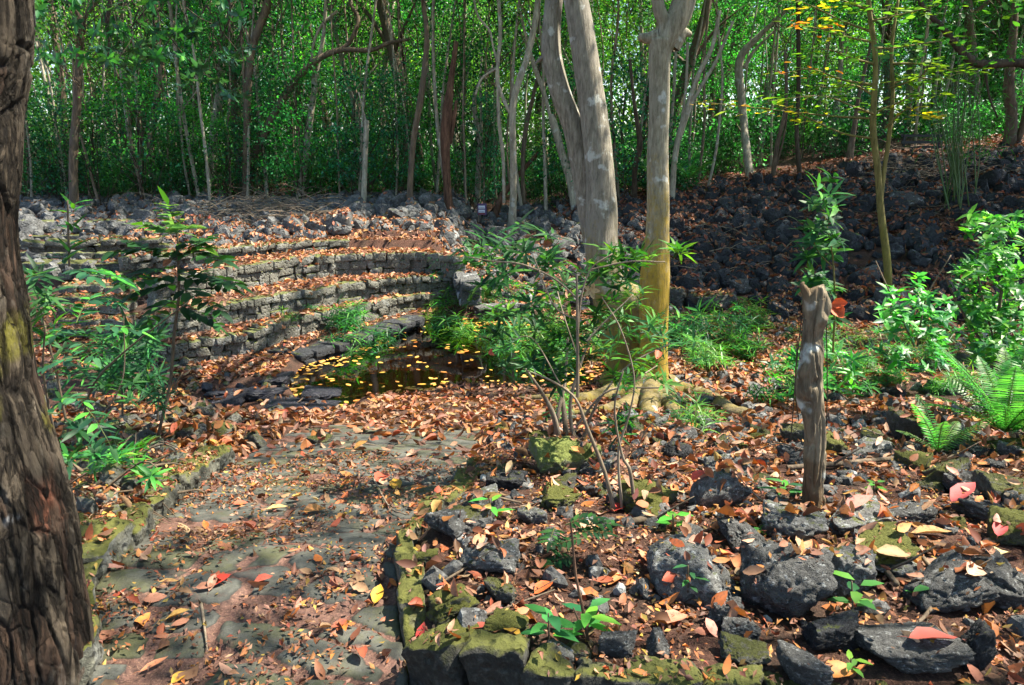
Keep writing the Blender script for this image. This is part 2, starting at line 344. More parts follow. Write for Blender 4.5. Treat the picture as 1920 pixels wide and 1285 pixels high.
def mat_path():
    t = NT('flagstones'); a = t.n('Attribute', attribute_name='col'); sp = t.n('SeparateColor'); t.l(a.outputs['Color'], sp.inputs[0]); g = t.n('NewGeometry'); co = g.outputs['Position']
    n = t.noise(co, 2.5, 6, .65); f = t.noise(co, 45, 5, .75); f2 = t.noise(co, 120, 4, .7)
    stone = t.mix(t.ramp(n, [(.35, 0.), (.65, 1.)]), (.045, .047, .045), (.12, .124, .12))
    stone = t.mix(t.math('MULTIPLY', sp.outputs[1], .5), stone, (.21, .21, .2))
    stone = t.mix(t.ramp(f, [(.45, 0.), (.7, .5)]), stone, (.04, .042, .045))
    mo = t.ramp(t.math('ADD', t.noise(co, 4.3, 6, .7), t.math('MULTIPLY', sp.outputs[2], .35)), [(.68, 0.), (.88, .7)]); stone = t.mix(mo, stone, (.085, .09, .022))
    soil = t.mix(t.ramp(f, [(.35, 0.), (.65, 1.)]), (.035, .016, .012), (.13, .065, .05)); soil = t.mix(t.ramp(f2, [(.52, 0.), (.7, .8)]), soil, (.24, .14, .095))
    film = t.ramp(t.noise(co, 6.5, 7, .75), [(.56, 0.), (.72, .7)]); stone = t.mix(1., stone, (.66, .66, .6), 'MULTIPLY'); stone = t.mix(t.ramp(t.noise(co, 9, 6, .75), [(.48, 0.), (.6, .55)]), stone, (.03, .03, .026)); ed = t.ramp(sp.outputs[0], [(.55, .3), (.98, 1.)]); stone = t.mix(1., stone, ed, 'MULTIPLY'); stone = t.mix(film, stone, soil); mk = t.math('ADD', sp.outputs[0], t.math('MULTIPLY_ADD', t.noise(co, 14, 5, .7), .7, -.35)); mk = t.ramp(mk, [(.46, 0.), (.6, 1.)])
    c = t.mix(mk, soil, stone); b = t.bump(f, .35, .012); b = t.bump(f2, .6, .006, b)
    return t.done(t.pbr(c, .72, b, .4))
M_PATH = mat_path()
def mat_water():
    t = NT('pond_water'); g = t.n('NewGeometry'); b = t.bump(t.noise(g.outputs['Position'], 5, 3), .04, .02)
    fr = t.n('Fresnel'); fr.inputs[0].default_value = 1.33; t.l(b, fr.inputs['Normal'])
    tr = t.n('BsdfTransparent'); tr.inputs[0].default_value = (.3, .24, .11, 1)
    gl = t.n('BsdfGlossy'); gl.inputs['Roughness'].default_value = .02; t.l(b, gl.inputs['Normal'])
    mx = t.n('MixShader'); t.l(t.math('MULTIPLY_ADD', fr.outputs[0], 1.5, .03), mx.inputs[0]); t.l(tr.outputs[0], mx.inputs[1]); t.l(gl.outputs[0], mx.inputs[2]); return t.done(mx.outputs[0])
def mat_flat(name, c, rough=.6):
    t = NT(name); n = t.noise(coords(t), 40, 4); return t.done(t.pbr(t.mix(t.math('MULTIPLY', n, .4), c, tuple(q*.5 for q in c)), rough))

# ------------------------------------------------------------------ the ground, path and water
def grid(xs, ys, zf):
    X, Y = np.meshgrid(xs, ys); Z = zf(X, Y); V = np.stack([X, Y, Z], -1).reshape(-1, 3); nx, ny = len(xs), len(ys)
    i = np.arange(ny-1)[:, None]*nx; j = np.arange(nx-1)[None]; return V, np.stack([i+j, i+j+1, i+nx+j+1, i+nx+j], -1).reshape(-1, 4)
xs = np.unique(np.round(np.concatenate([-np.geomspace(14, 160, 16)[::-1], np.arange(-14, -7, .15), np.arange(-7, 7, .05), np.arange(7, 16, .12), np.geomspace(16, 160, 14)]), 4))
ys = np.unique(np.round(np.concatenate([-np.geomspace(1, 120, 16)[::-1], np.arange(-1, 1.5, .15), np.arange(1.5, 16, .05), np.arange(16, 24, .12), np.geomspace(24, 220, 24)]), 4))
def Hg(X, Y):
    z = H(X, Y); onp = (X > kx(KL, Y)+.02) & (X < kx(KR, Y)-.02) & (Y < 5.9) & (Y > 1.0); return np.where(onp, z-.06, z)
V, Fq = grid(xs, ys, Hg); tag(link('ground', MB().add(V, Fq).mesh('ground', M_GROUND)), kind='structure')
# flagstone path
seeds = []
yy = 1.1
while yy < 6.6:
    dy = rng.uniform(.15, .25); xx = -2.2+rng.uniform(0, .3)
    while xx < 1.2:
        seeds.append((xx+rng.normal()*.03, yy+rng.normal()*.035)); xx += rng.uniform(.2, .5)
    yy += dy
seeds = np.array(seeds); skeep = rng.random(len(seeds)) < .93; stilt = rng.normal(size=(len(seeds), 2))*.012; slev = rng.normal(size=len(seeds))*.004; sbr = rng.random(len(seeds)); smo = rng.random(len(seeds))
ys2 = np.arange(1.0, 6.5, .0125); xs2 = np.arange(-1.8, .9, .0125)
X, Y = np.meshgrid(xs2, ys2); wob = .07*fbm(xyz(X*5, Y*5), 4, 11); wob2 = .07*fbm(xyz(X*5, Y*5), 3, 19)
d1 = np.full(X.shape, 9.); d2 = d1.copy(); id1 = np.zeros(X.shape, int)
for i, (a, b) in enumerate(seeds):
    d = np.hypot((X+wob-a)*.7, (Y+wob2-b)*1.3); n1 = d < d1; d2 = np.where(n1, d1, np.minimum(d2, d)); id1 = np.where(n1, i, id1); d1 = np.where(n1, d, d1)
e = d2-d1; keep = skeep[id1]; fade = sm(7.4, 5.9, Y+.4*fbm(xyz(X*2, Y*2), 3, 5))
mask = sm(.012, .04, e)*keep*(fade > .3)*sm(-.62, -.4, fbm(xyz(X*3.2, Y*3.2), 3, 71))
Z = H(X, Y, False)+.012*fbm(xyz(X*2.2, Y*2.2), 3, 3)-.012+mask*(.016+slev[id1]+(X-seeds[id1, 0])*stilt[id1, 0]+(Y-seeds[id1, 1])*stilt[id1, 1])+.004*fbm(xyz(X*14, Y*14), 4, 6)
inside = sm(0, .03, X-kx(KL, Y)-.0)*sm(0, .03, kx(KR, Y)-X); Z = Z-.12*(1-inside)-.08*sm(6.0, 6.4, Y)
V = np.stack([X, Y, Z], -1).reshape(-1, 3); nx = len(xs2); i = np.arange(len(ys2)-1)[:, None]*nx; j = np.arange(nx-1)[None]
Fq = np.stack([i+j, i+j+1, i+nx+j+1, i+nx+j], -1).reshape(-1, 4)
sel = ((X > kx(KL, Y)-.15) & (X < kx(KR, Y)+.15)).reshape(-1)[Fq].all(1); Fq = Fq[sel]
us, inv = np.unique(Fq, return_inverse=True); C = np.stack([mask, sbr[id1], smo[id1]], -1).reshape(-1, 3)[us]
tag(link('path', MB().add(V[us], inv.reshape(-1, 4), C).mesh('path', M_PATH)), kind='structure')
wv = np.array([(-5.2, 6.2, WZ), (6.5, 6.2, WZ), (6.5, 13.4, WZ), (-5.2, 13.4, WZ)]); tag(link('pond_water', MB().add(wv, np.array([[0, 1, 2, 3]])).mesh('pond_water', mat_water())), kind='structure')

# ------------------------------------------------------------------ rocks
def ico(n):
    bm = bmesh.new(); bmesh.ops.create_icosphere(bm, subdivisions=n, radius=1); v = np.array([q.co[:] for q in bm.verts]); f = np.array([[q.index for q in p.verts] for p in bm.faces]); bm.free(); return v, f
ICO = {k: ico(k) for k in (2, 3, 5, 6)}
def rock_vf(seed, lod, planes=11, rough=.09, box=0.):
    v, f = ICO[lod]; g = np.random.default_rng(seed); n = g.normal(size=(planes, 3)); n /= np.linalg.norm(n, axis=1)[:, None]; h = g.uniform(.52, .95, planes)
    n = np.vstack([n, np.eye(3), -np.eye(3)]); h = np.concatenate([h, g.uniform(.75, 1, 6)])
    dt = v@n.T; r = np.where(dt > .05, h/np.maximum(dt, .05), 9.); r = np.sort(r, 1); rr = r[:, 0]-.025*np.exp(-(r[:, 1]-r[:, 0])/.03)
    P = v*rr[:, None]; P = P*(1+rough*fbm(P*2.2+seed*3.1, 3, seed) [:, None]+rough*.5*fbm(P*8+seed, 4, seed+9)[:, None])
    if lod >= 5: P = P*(1+.03*vnoise(P*11, 3)[:, None]-.1*(1-sm(0, .35, np.abs(vnoise(P*9+5, 4))))[:, None]*sm(-.1, .2, vnoise(P*3, 8))[:, None]-.05*sm(.1, .5, vnoise(P*17, 6))[:, None]+.02*vnoise(P*38, 5)[:, None])
    return P, f
ROCKS5 = []; ROCKS3 = []
for s in range(9): P, f = rock_vf(100+s, 5, 6+s % 4, .12); ROCKS5.append(MB().add(P, f).mesh('lava_rock', M_ROCK))
for s in range(7): P, f = rock_vf(200+s, 3, 6, .12); ROCKS3.append(MB().add(P, f).mesh('lava_rock', M_ROCK))
MID = [rock_vf(300+s, 2, 5, .1) for s in range(10)]
def rock(name, p, sx, sy, sz, mat, label, group=None, hi=True, sink=.35, tilt=.25, rz=None, cat='rock', idx=None):
    S = ROCKS5 if hi else ROCKS3; o = link(name, S[(idx if idx is not None else random.randrange(99)) % len(S)])
    o.location = (p[0], p[1], p[2]+sz*(1-2*sink)*.9); o.scale = (sx, sy, sz)
    o.rotation_euler = (random.uniform(-tilt, tilt), random.uniform(-tilt, tilt), random.uniform(0, 6.28) if rz is None else rz)
    o.material_slots[0].link = 'OBJECT'; o.material_slots[0].material = mat; return tag(o, label, cat, group)
# (px centre, px base, px width, px height, material, label)
HAND = [
 (1342, 958, 104, 92, M_RLICH, 'grey boulder with a green moss cap, left of the broken snag foot'),
 (1300, 1118, 185, 125, M_RLICH, 'wide angular boulder with a black left face, mossy right side'),
 (1462, 1150, 175, 150, M_ROCK, 'big black pitted boulder with pale lichen crust on its top'),
 (1585, 1130, 110, 140, M_RLICH, 'tall rounded porous grey boulder right of the black pitted boulder'),
 (1357, 1172, 66, 64, M_ROCK, 'small round rock with a white lichen spot under the angular boulder'),
 (1698, 1240, 190, 74, M_ROCK, 'long flat dark slab near the lower right corner'),
 (1512, 1290, 112, 76, M_ROCK, 'smooth grey wedge of rock at the bottom edge'),
 (1560, 1215, 130, 78, M_RBLACK, 'dark knobbly rock behind the grey wedge of rock'),
 (1828, 1250, 90, 100, M_RBLACK, 'black upright block right of the long flat slab'),
 (1775, 1135, 170, 90, M_ROCK, 'dark porous boulder above the long flat slab'),
 (1885, 1130, 100, 80, M_ROCK, 'grey rock cut by the right edge above the black block'),
 (1480, 1010, 120, 70, M_RLICH, 'pale lichened rock just below the snag foot'),
 (1600, 995, 150, 60, M_RLICH, 'low whitish crusted rock right of the snag foot'),
 (1700, 985, 100, 50, M_ROCK, 'low dark rock right of the whitish crusted rock'),
 (1885, 955, 110, 76, M_RMOSS, 'mossy boulder under the big fern at the right edge'),
 (1885, 1020, 90, 66, M_RMOSS2, 'yellow mossy rock below the boulder under the fern'),
 (1800, 935, 90, 60, M_ROCK, 'dark hollow rock left of the mossy boulder under the fern'),
 (1755, 925, 60, 60, M_RMOSS2, 'green mossy rock beside the small fern'),
 (922, 1070, 112, 62, M_RLICH, 'twin topped pale grey rock in the middle of the bed'),
 (855, 1152, 100, 48, M_RMOSS2, 'flat cushion of moss on a rock beside the right kerb'),
 (940, 1128, 70, 46, M_RMOSS, 'mossy rock right of the flat moss cushion rock'),
 (1052, 936, 66, 52, M_RMOSS, 'dark rock with moss top below the tall yellow-green stone'),
 (948, 920, 84, 44, M_RBLACK, 'black rock among leaves left of the dark moss topped rock'),
 (1040, 892, 96, 84, M_RMOSSLIT, 'tall yellow-green mossy stone at the foot of the multi-stemmed shrub'),
 (1104, 884, 44, 56, M_RMOSSLIT, 'narrow upright yellow-green stone right of the tall mossy one'),
 (1160, 1232, 84, 62, M_ROCK, 'brown grey rock beside the dark teal seedling stem'),
 (1232, 1232, 64, 52, M_ROCK, 'square brown grey rock right of the seedling'),
 (1040, 1245, 72, 42, M_RLICH, 'smooth grey flat stone with moss behind the front wall'),
 (1090, 1235, 60, 30, M_RMOSS, 'small mossy stone left of the seedling stem'),
 (1390, 1240, 90, 46, M_RMOSS, 'mossy hummock rock at the bottom middle right'),
 (860, 1195, 90, 40, M_RMOSS2, 'domed moss covered rock in the corner of the bed'),
 (950, 1195, 80, 46, M_RMOSS2, 'second domed moss covered rock right of the corner one'),
 (1500, 842, 76, 62, M_RMOSS, 'squat dark mossy rock behind and left of the snag'),
 (1700, 832, 76, 66, M_RMOSS, 'blocky mossy rock between snag and big fern'),
 (1240, 808, 52, 34, M_RLICH, 'grey rock below the right hand tree root'),
 (1190, 818, 56, 36, M_RMOSS, 'green rock below the mossy tree base'),
 (1270, 862, 60, 34, M_RBLACK, 'black lichened rock between tree root and moss capped boulder'),
 (1210, 965, 70, 34, M_RLICH, 'flat grey rock behind the angular boulder'),
 (1000, 985, 60, 40, M_RLICH, 'blue grey lichened rock right of the bed centre'),
 (905, 955, 90, 36, M_RLICH, 'grey rock under the bright two leaf seedling'),
 (800, 1060, 50, 34, M_RMOSS2, 'bright green moss lump against the right kerb'),
 (1330, 586, 84, 48, M_RMOSS, 'smooth greenish boulder at the foot of the dark bank'),
 (1265, 578, 60, 44, M_RMOSS, 'greenish boulder right behind the mossy tree'),
 (1385, 556, 50, 40, M_ROCK, 'upright greenish block on the dark bank foot'),
 (1390, 606, 66, 28, M_RMOSS, 'flat pale stone in leaves below the dark bank'),
 (1870, 775, 60, 40, M_RLICH, 'pale rock half hidden behind the big fern'),
 (478, 838, 44, 36, M_RMOSS, 'small mossy stone standing at the far left of the path'),
 (345, 832, 80, 40, M_RMOSS, 'mossy rock by the foot of the left sapling'),
 (600, 832, 46, 20, M_RMOSS, 'low mossy stone where the path meets the leaf mound'),
 (320, 790, 60, 30, M_RLICH, 'pale rock behind the left sapling'),
 (170, 770, 60, 26, M_RLICH, 'pale stone among the left bushes'),
 (481, 642, 26, 40, M_RMOSS, 'upright mossy stone leaning on the lowest terrace wall'),
 (937, 468, 60, 52, M_ROCK, 'block of dark rock beside the pale forked tree foot'),
 (870, 488, 40, 34, M_ROCK, 'dark block ending the terrace walls on the right'),
 (872, 530, 44, 30, M_ROCK, 'dark rock pile stone at the right end of the middle terrace'),
]
for i, (cx, by, pw, ph, m, lab) in enumerate(HAND):
    p = gnd(min(cx, 1915), by-ph*.12); sx = mpx(pw, p)/2*1.0; sz = mpx(ph, p)/2*1.08
    rock('lava_rock', p, sx, sx*.8, sz, m, lab, idx=i, tilt=.15, rz=random.choice([0, 3.14])+random.uniform(-.4, .4), sink=.22)
# wet black slabs at the near edge of the pond
for i, (cx, cyy, pw, ph, lab) in enumerate([(470, 742, 170, 24, 'long wet black slab left of the pond'), (560, 768, 150, 22, 'wet black slab in front of the yellow pond shallows'), (420, 760, 90, 22, 'wet black slab above the little channel'), (600, 742, 80, 14, 'thin wet slab touching the pond water'), (520, 715, 60, 18, 'wet black rock at the left tip of the pond'), (700, 626, 120, 14, 'dark slab on the far pond rim'), (610, 655, 130, 14, 'dark ledge of rock along the far left pond rim')]):
    p = at_z(cx, cyy, WZ+.05); s = mpx(pw, p)/2; rock('wet_slab', p, s, max(.12, mpx(ph, p)*2.2), .09, M_RWET, lab, sink=.42, tilt=.04, rz=random.uniform(-.15, .15), cat='rock')
# ---- scattered rocks
bigrocks = []
def scatter(n, area, size, cond, mats, dens=None):
    k = 0; out = []
    while len(out) < n and k < n*60:
        k += 1; x = rng.uniform(area[0], area[1]); y = rng.uniform(area[2], area[3])
        if not cond(x, y): continue
        s = size[0]*(size[1]/size[0])**(rng.random()**1.6)
        out.append((x, y, s, mats[rng.integers(len(mats))]))
    return out
def bed(x, y): return x > kx(KR, y)+.14 and y > np.interp(x, [q[0] for q in FRONT], [q[1] for q in FRONT])+.12 and not (y > 6 and x < 1.6)
rk = scatter(132, (-.6, 3.8, 2.1, 5.6), (.04, .15), bed, [M_ROCK, M_ROCK, M_RMOSS, M_RMOSS2, M_RLICH])
for x, y, s, m in rk:
    rock('lava_rock', (x, y, H1(x, y)), s*rng.uniform(1, 1.5), s, s*rng.uniform(.5, .9), m, 'small lava rock half buried in leaf litter in the near rock bed', 'small rocks of the near rock bed', sink=.3)
rk = scatter(32, (1.2, 7, 5.4, 9.5), (.07, .2), lambda x, y: abs(x) < y*.75, [M_ROCK, M_RMOSS, M_RBLACK])
for x, y, s, m in rk:
    rock('lava_rock', (x, y, H1(x, y)), s*1.3, s, s*.65, m, 'dark rock among orange leaves between the roots and the big fern', 'rocks on the leafy flat right of the tree', hi=False, sink=.3)
rk = scatter(13, (-4, -1.5, 3.2, 7.5), (.05, .13), lambda x, y: x < kx(KL, y)-.15 and abs(x) < y*.7, [M_ROCK, M_RMOSS])
for x, y, s, m in rk:
    rock('lava_rock', (x, y, H1(x, y)), s*1.3, s, s*.65, m, 'rock among the bushes left of the path', 'rocks left of the path', hi=False, sink=.3)
def slope(x, y): return 18.9 > y > 12.9-.28*max(0, min(8, x-3)) and x < y*.75
def heap(x, y): return y > wy(W4, x)+.45 and y < 20.5 and x > -y*.75
cand = scatter(32, (2.4, 13, 10.5, 18), (.17, .36), slope, [M_RBLACK, M_RBLACK, M_RBLACK, M_ROCK])
for x, y, s, m in cand:
    rock('lava_rock', (x, y, H1(x, y)), s*1.1, s, s*.8, m, 'black lava rock tumbled down the shaded bank on the right', 'larger rocks of the dark bank', hi=False, sink=.3)
cand = scatter(32, (-13, 2.5, 13.5, 20), (.14, .34), heap, [M_HEAP, M_ROCK, M_HEAP])
for x, y, s, m in cand:
    rock('lava_rock', (x, y, H1(x, y)), s*1.1, s, s*.8, m, 'grey lava rock in the heap above the terraces', 'larger rocks of the heap above the terraces', hi=False, sink=.3)
def rubble(name, n, area, size, cond, mat):
    mb = MB(); x, y = rng.uniform(area[0], area[1], n), rng.uniform(area[2], area[3], n)
    k = np.array([cond(a, b) for a, b in zip(x, y)]); x, y = x[k], y[k]; z = H(x, y)
    for a, b, c in zip(x, y, z):
        P, f = MID[rng.integers(10)]; s = size[0]*(size[1]/size[0])**rng.random(); q = Euler(rng.uniform(0, 6.28, 3)).to_matrix(); Q = (P*s*rng.uniform(.45, 1.2, 3))@np.array(q).T
        mb.add(Q+[a, b, c+s*.2], f)
    return tag(link(name, mb.mesh(name, mat, False)), kind='stuff')
rubble('bank_rubble', 3300, (1.8, 14, 9.8, 20), (.06, .3), slope, M_RBLACK)
rubble('heap_rubble', 3200, (-14, 3, 13.2, 20.5), (.05, .26), heap, M_HEAP)
rubble('terrace_end_rubble', 260, (-1.3, 3.5, 12.6, 17), (.06, .2), lambda x, y: y > 12.8, M_ROCK)
rubble('bed_gravel', 1300, (-.6, 4.5, 2.1, 6.5), (.015, .06), lambda x, y: x > kx(KR, y)+.05 and (y > np.interp(x, [q[0] for q in FRONT], [q[1] for q in FRONT])+.1), M_ROCK)
rubble('left_gravel', 700, (-7, -1.2, 2.6, 9.4), (.03, .11), lambda x, y: x < kx(KL, y)-.1 if y < 5.5 else x < -2.3 and not inpoly(np.array([x]), np.array([y]), CHAN)[0], M_RMOSS)
rubble('channel_gravel', 30, (-4, -2, 6.5, 9), (.06, .16), lambda x, y: inpoly(np.array([x]), np.array([y]), WETZ)[0] and not inpoly(np.array([x]), np.array([y]), CHAN)[0], M_RWET)
rubble('right_gravel', 500, (.9, 8, 5, 12.4), (.03, .12), lambda x, y: True, M_ROCK)

# ------------------------------------------------------------------ dry stone walls
def rbox(n=4, r=.28):
    g = np.linspace(-1, 1, n+1); V = []; Fs = []; c = 0
    for ax in range(3):
        for s in (-1, 1):
            A, B = np.meshgrid(g, g); P = np.zeros((n+1, n+1, 3)); P[..., ax] = s; P[..., (ax+1) % 3] = A*s; P[..., (ax+2) % 3] = B; V.append(P.reshape(-1, 3))
            i = np.arange(n)[:, None]*(n+1); j = np.arange(n)[None]; Fs.append(np.stack([i+j, i+j+1, i+n+2+j, i+n+1+j], -1).reshape(-1, 4)+c); c += (n+1)**2
    V = np.vstack(V); inner = np.clip(V, -1+r, 1-r); d = V-inner; l = np.linalg.norm(d, axis=1)[:, None]; V = np.where(l > 0, inner+d/np.maximum(l, 1e-6)*r, V)
    return V, np.vstack(Fs)
RB = rbox(5, .24); RB8 = rbox(12, .2)
def arclen(P):
    P = np.asarray(P, float); return np.concatenate([[0], np.cumsum(np.linalg.norm(np.diff(P, axis=0), axis=1))])
def stonewall(name, line, z0, z1, label, thick=.16, course=.125, mat=None, lo=(.12, .34)):
    line = np.asarray(line, float); L = arclen(line); mb = MB(); tot = L[-1]
    def pt(s): return np.array([np.interp(s, L, line[:, 0]), np.interp(s, L, line[:, 1])])
    nc = max(2, round((z1-z0)/course)); s = 0
    for c in range(nc):
        s = -rng.uniform(0, .15)
        while s < tot:
            wd = rng.uniform(*lo)*(1.25 if c == 0 else 1); hh = (z1-z0)/nc*rng.uniform(.85, 1.2)
            big = rng.random() < .35 and c < nc-1
            if big: hh *= 1.8
            a = pt(min(max(s+wd/2, 0), tot)); b = pt(min(s+wd/2+.05, tot)); t = b-a; ang = math.atan2(t[1], t[0]) if np.linalg.norm(t) > 1e-4 else 0
            last = c == nc-1
            P = RB[0]*np.array([wd/2*.985, thick/2*(1.5 if last else 1)*rng.uniform(.8, 1.2), hh/2*.98])
            sk = rng.normal()*.35; P[:, 0] += P[:, 2]*sk*.5; P[:, 2] += P[:, 0]*rng.normal()*.12
            P += .02*np.stack([fbm(P*11+rng.uniform(0, 99), 3, q) for q in range(3)], -1)
            ca, sa = math.cos(ang), math.sin(ang); Q = P.copy(); Q[:, 0] = P[:, 0]*ca-P[:, 1]*sa; Q[:, 1] = P[:, 0]*sa+P[:, 1]*ca
            zc = z0+(c+.5)*(z1-z0)/nc+(hh*.2 if big else 0)
            mb.add(Q+[a[0]+rng.normal()*.006, a[1]-.02+rng.normal()*.018, zc], RB[1]); s += wd
    return tag(link(name, mb.mesh(name, mat or M_WALL)), label, 'stone wall')
stonewall('stone_wall', W1, T0-.05, T1+.02, 'lowest curved dry stone terrace wall along the leafy shelf by the pond', lo=(.12, .28))
stonewall('stone_wall', W2, T1-.04, T2+.02, 'middle curved dry stone terrace wall, second up from the pond', lo=(.1, .26))
stonewall('stone_wall', W3, T2-.04, T3+.02, 'upper curved dry stone terrace wall below the rubble heap')
stonewall('stone_wall', W4[:5], T3-.04, T4+.02, 'fourth low terrace wall just under the brushwood and rocks', lo=(.18, .5), thick=.24)
stonewall('stone_wall', W5[:3], T4-.04, T5+.0, 'short rough mossy wall at the top left beside the steps', lo=(.2, .55), thick=.3, mat=M_RMOSS)
stonewall('stone_wall', [W1[0]+np.array([-.05, .0]), W1[0]+np.array([-.02, .55]), np.array([W1[0][0]+.05, wy(W2, W1[0][0])])], T0-.05, T1+.05, 'short end wall turning the lowest terrace towards the stone steps')
rw = [at_z(a, b, -.95)[:2] for a, b in ((1262, 700), (1335, 752), (1400, 745), (1440, 720))]
stonewall('stone_wall', rw, -1.1, -.9, 'low curved rim of dark stones holding the leafy pool behind the right root', .15, .1, M_ROCK)
cw = [at_z(a, b, -.35)[:2] for a, b in ((862, 500), (874, 515), (882, 530))]
stonewall('stone_wall', cw, -.75, -.33, 'dark stone wall end closing the terraces beside the evergreen shrub', .3, .14, M_ROCK)
stonewall('stone_wall', [at_z(a, b, T1+.02)[:2] for a, b in ((895, 556), (960, 552), (1040, 548))], -1.02, -.86, 'low broken wall continuing the lowest terrace behind the shrub', .2, .1, M_ROCK)
# flat ledge stones of the leafy shelf edge
lg = [at_z(a, b, -.98)[:2] for a, b in ((515, 652), (570, 660), (610, 648), (660, 633), (720, 612), (775, 594))]
stonewall('stone_wall', lg, WZ-.05, -.97, 'dark stone edge of the leafy shelf above the pond water', .26, .1, M_RBLACK, (.18, .42))
# stone steps on the left
st = thing('stone_steps', tuple(at_z(172, 620, -.9)), 'flight of rough mossy stone steps climbing at the left of the terraces', 'steps')
YS = [618, 598, 577, 556, 536, 513, 494, 474, 458, 442, 428, 415]; z = -.9
for i, py in enumerate(YS):
    x0, x1 = (112, 232) if i < 6 else (60-3*i, 238); a, b = at_z(x0, py, z), at_z(x1, py, z); n = 3; mb = MB(); e = np.linspace(0, 1, n+1); e[1:-1] += rng.uniform(-.1, .1, n-1)
    for q in range(n):
        c = a+(b-a)*(e[q]+e[q+1])/2; P = RB8[0]*np.array([np.linalg.norm(b-a)*(e[q+1]-e[q])/2*.98, .3, .065]); P += .02*np.stack([fbm(P*5+rng.uniform(0, 99), 3, k) for k in range(3)], -1)
        mb.add(P+c+[0, .2, -.06+rng.normal()*.012], RB8[1])
    P = RB[0]*np.array([np.linalg.norm(b-a)/2*.97, .2, .12]); mb.add(P+(a+b)/2+[0, .35, -.2], RB[1])
    o = link('step', mb.mesh('step', [M_RMOSS, M_WALL, M_WALL][i % 3])); o.parent = st; o.matrix_parent_inverse = Matrix.Translation(-Vector(st.location))
    z += .115
# ------------------------------------------------------------------ kerbs
def kerb(name, line3, wid, hgt, label, mat, blk=(.2, .45), lean=0.):
    P3 = np.asarray(line3, float); L = arclen(P3); mb = MB(); s = 0
    while s < L[-1]:
        wd = min(rng.uniform(*blk), L[-1]-s+.08); c = np.array([np.interp(s+wd/2, L, P3[:, k]) for k in range(3)]); d = np.array([np.interp(min(s+wd, L[-1]), L, P3[:, k])-np.interp(s, L, P3[:, k]) for k in range(3)]); ang = math.atan2(d[1], d[0])
        h = hgt*rng.uniform(.85, 1.15); P = RB8[0]*np.array([wd/2*1.01, wid/2*rng.uniform(.88, 1.15), h/2]); P[:, 2] += P[:, 0]*d[2]/(wd+1e-6)
        P += .055*np.stack([fbm(P*7+rng.uniform(0, 99), 4, k) for k in range(3)], -1)*min(1, wid/.12); P += .012*fbm(P*34, 3, 8)[:, None]
        ca, sa = math.cos(ang), math.sin(ang); Q = P.copy(); Q[:, 0] = P[:, 0]*ca-P[:, 1]*sa; Q[:, 1] = P[:, 0]*sa+P[:, 1]*ca
        mb.add(Q+c+[0, 0, -h/2+rng.normal()*.008], RB8[1]); s += wd*.97
    return tag(link(name, mb.mesh(name, mat)), label, 'kerb')
def l3(K, dz, dx=0): return [(a+dx, b, float(H(np.array([a]), np.array([b]), False)[0])+dz) for a, b in K]
kerb('stone_kerb', l3(KR[:4], .12, .02), .085, .3, 'narrow mossy stone kerb along the right side of the path', M_KERB)
kerb('stone_kerb', l3(KR[3:], .1, .02), .13, .2, 'rough mossy kerb stones curving away right at the far path end', M_KERB)
kerb('stone_kerb', l3(KL[:], .1, -.06), .19, .3, 'broad mossy rock kerb along the left side of the path', M_KERB, (.18, .4))
fr = [(a, b+.06, .12) for a, b in FRONT]; fr[0] = (FRONT[0][0]+.1, FRONT[0][1]+.08, .12)
fr = [at_z(775, 1188, .14), at_z(870, 1196, .17), at_z(960, 1212, .16), at_z(1050, 1240, .14), at_z(1200, 1256, .13), at_z(1450, 1276, .12), at_z(1700, 1305, .1), at_z(2000, 1340, .1)]
tag(kerb('retaining_wall', fr, .11, .42, 'mossy topped black stone wall along the front of the rock bed', M_KERB2, (.1, .24)), None, 'stone wall')

# ------------------------------------------------------------------ fallen leaves (scattered by dropping them on what is built so far)
bpy.context.view_layer.update(); DG = bpy.context.evaluated_depsgraph_get()
def drop(x, y, top=2.6):
    ok, loc, n, i, o, m = scn.ray_cast(DG, Vector((x, y, top)), Vector((0, 0, -1))); return (np.array(loc), np.array(n), o.name if o else '') if ok else None
DEADC = [(.46, .17, .05), (.5, .22, .06), (.4, .22, .14), (.46, .28, .19), (.42, .16, .07), (.26, .12, .075), (.13, .065, .045), (.48, .32, .24), (.34, .09, .05), (.5, .3, .1), (.4, .24, .17), (.48, .2, .08), (.2, .1, .07), (.5, .36, .27)]
YELC = [(.55, .33, .05), (.6, .38, .08), (.5, .2, .04), (.45, .28, .1)]
def litter(name, n, area, cond, L=(.05, .11), cols=DEADC, top=2.6, tm=LEAF, flat=.35):
    P = []; N = []
    x = rng.uniform(area[0], area[1], n); y = rng.uniform(area[2], area[3], n)
    keep = np.abs(x) < (y+1)*.78; x, y = x[keep], y[keep]; pr = cond(x, y); k = rng.random(len(x)) < pr; x, y = x[k], y[k]
    for a, b in zip(x, y):
        r = drop(a, b, top)
        if r and r[1][2] > .3 and not (r[2].startswith('lava_rock') and tm is DIAM and rng.random() < .85): P.append(r[0]); N.append(r[1])
    P = np.array(P); N = np.array(N); m = len(P); N = N+rng.normal(size=(m, 3))*flat; D = rng.normal(size=(m, 3)); D -= N*(D*N).sum(1)[:, None]/(N*N).sum(1)[:, None]
    ln = rng.uniform(L[0], L[1], m); mb = MB(); C = pick(cols, m, .45)*np.array([.92, .82, .72])
    D /= np.linalg.norm(D, axis=1)[:, None]
    leaves(mb, P-D*ln[:, None]*.5+[0, 0, .004]+np.abs(rng.normal(size=(m, 1)))*[0, 0, .012], D, N, ln, ln*rng.uniform(.35, .6, m), C, tm, rng.uniform(-1.1, 1.7, m), rng.uniform(-.3, .45, m))
    print('LITTER', name, m)
    return tag(link(name, mb.mesh(name, M_DEAD)), kind='stuff')
fn = lambda x, y, s, k: fbm(xyz(x*k, y*k), 3, s)
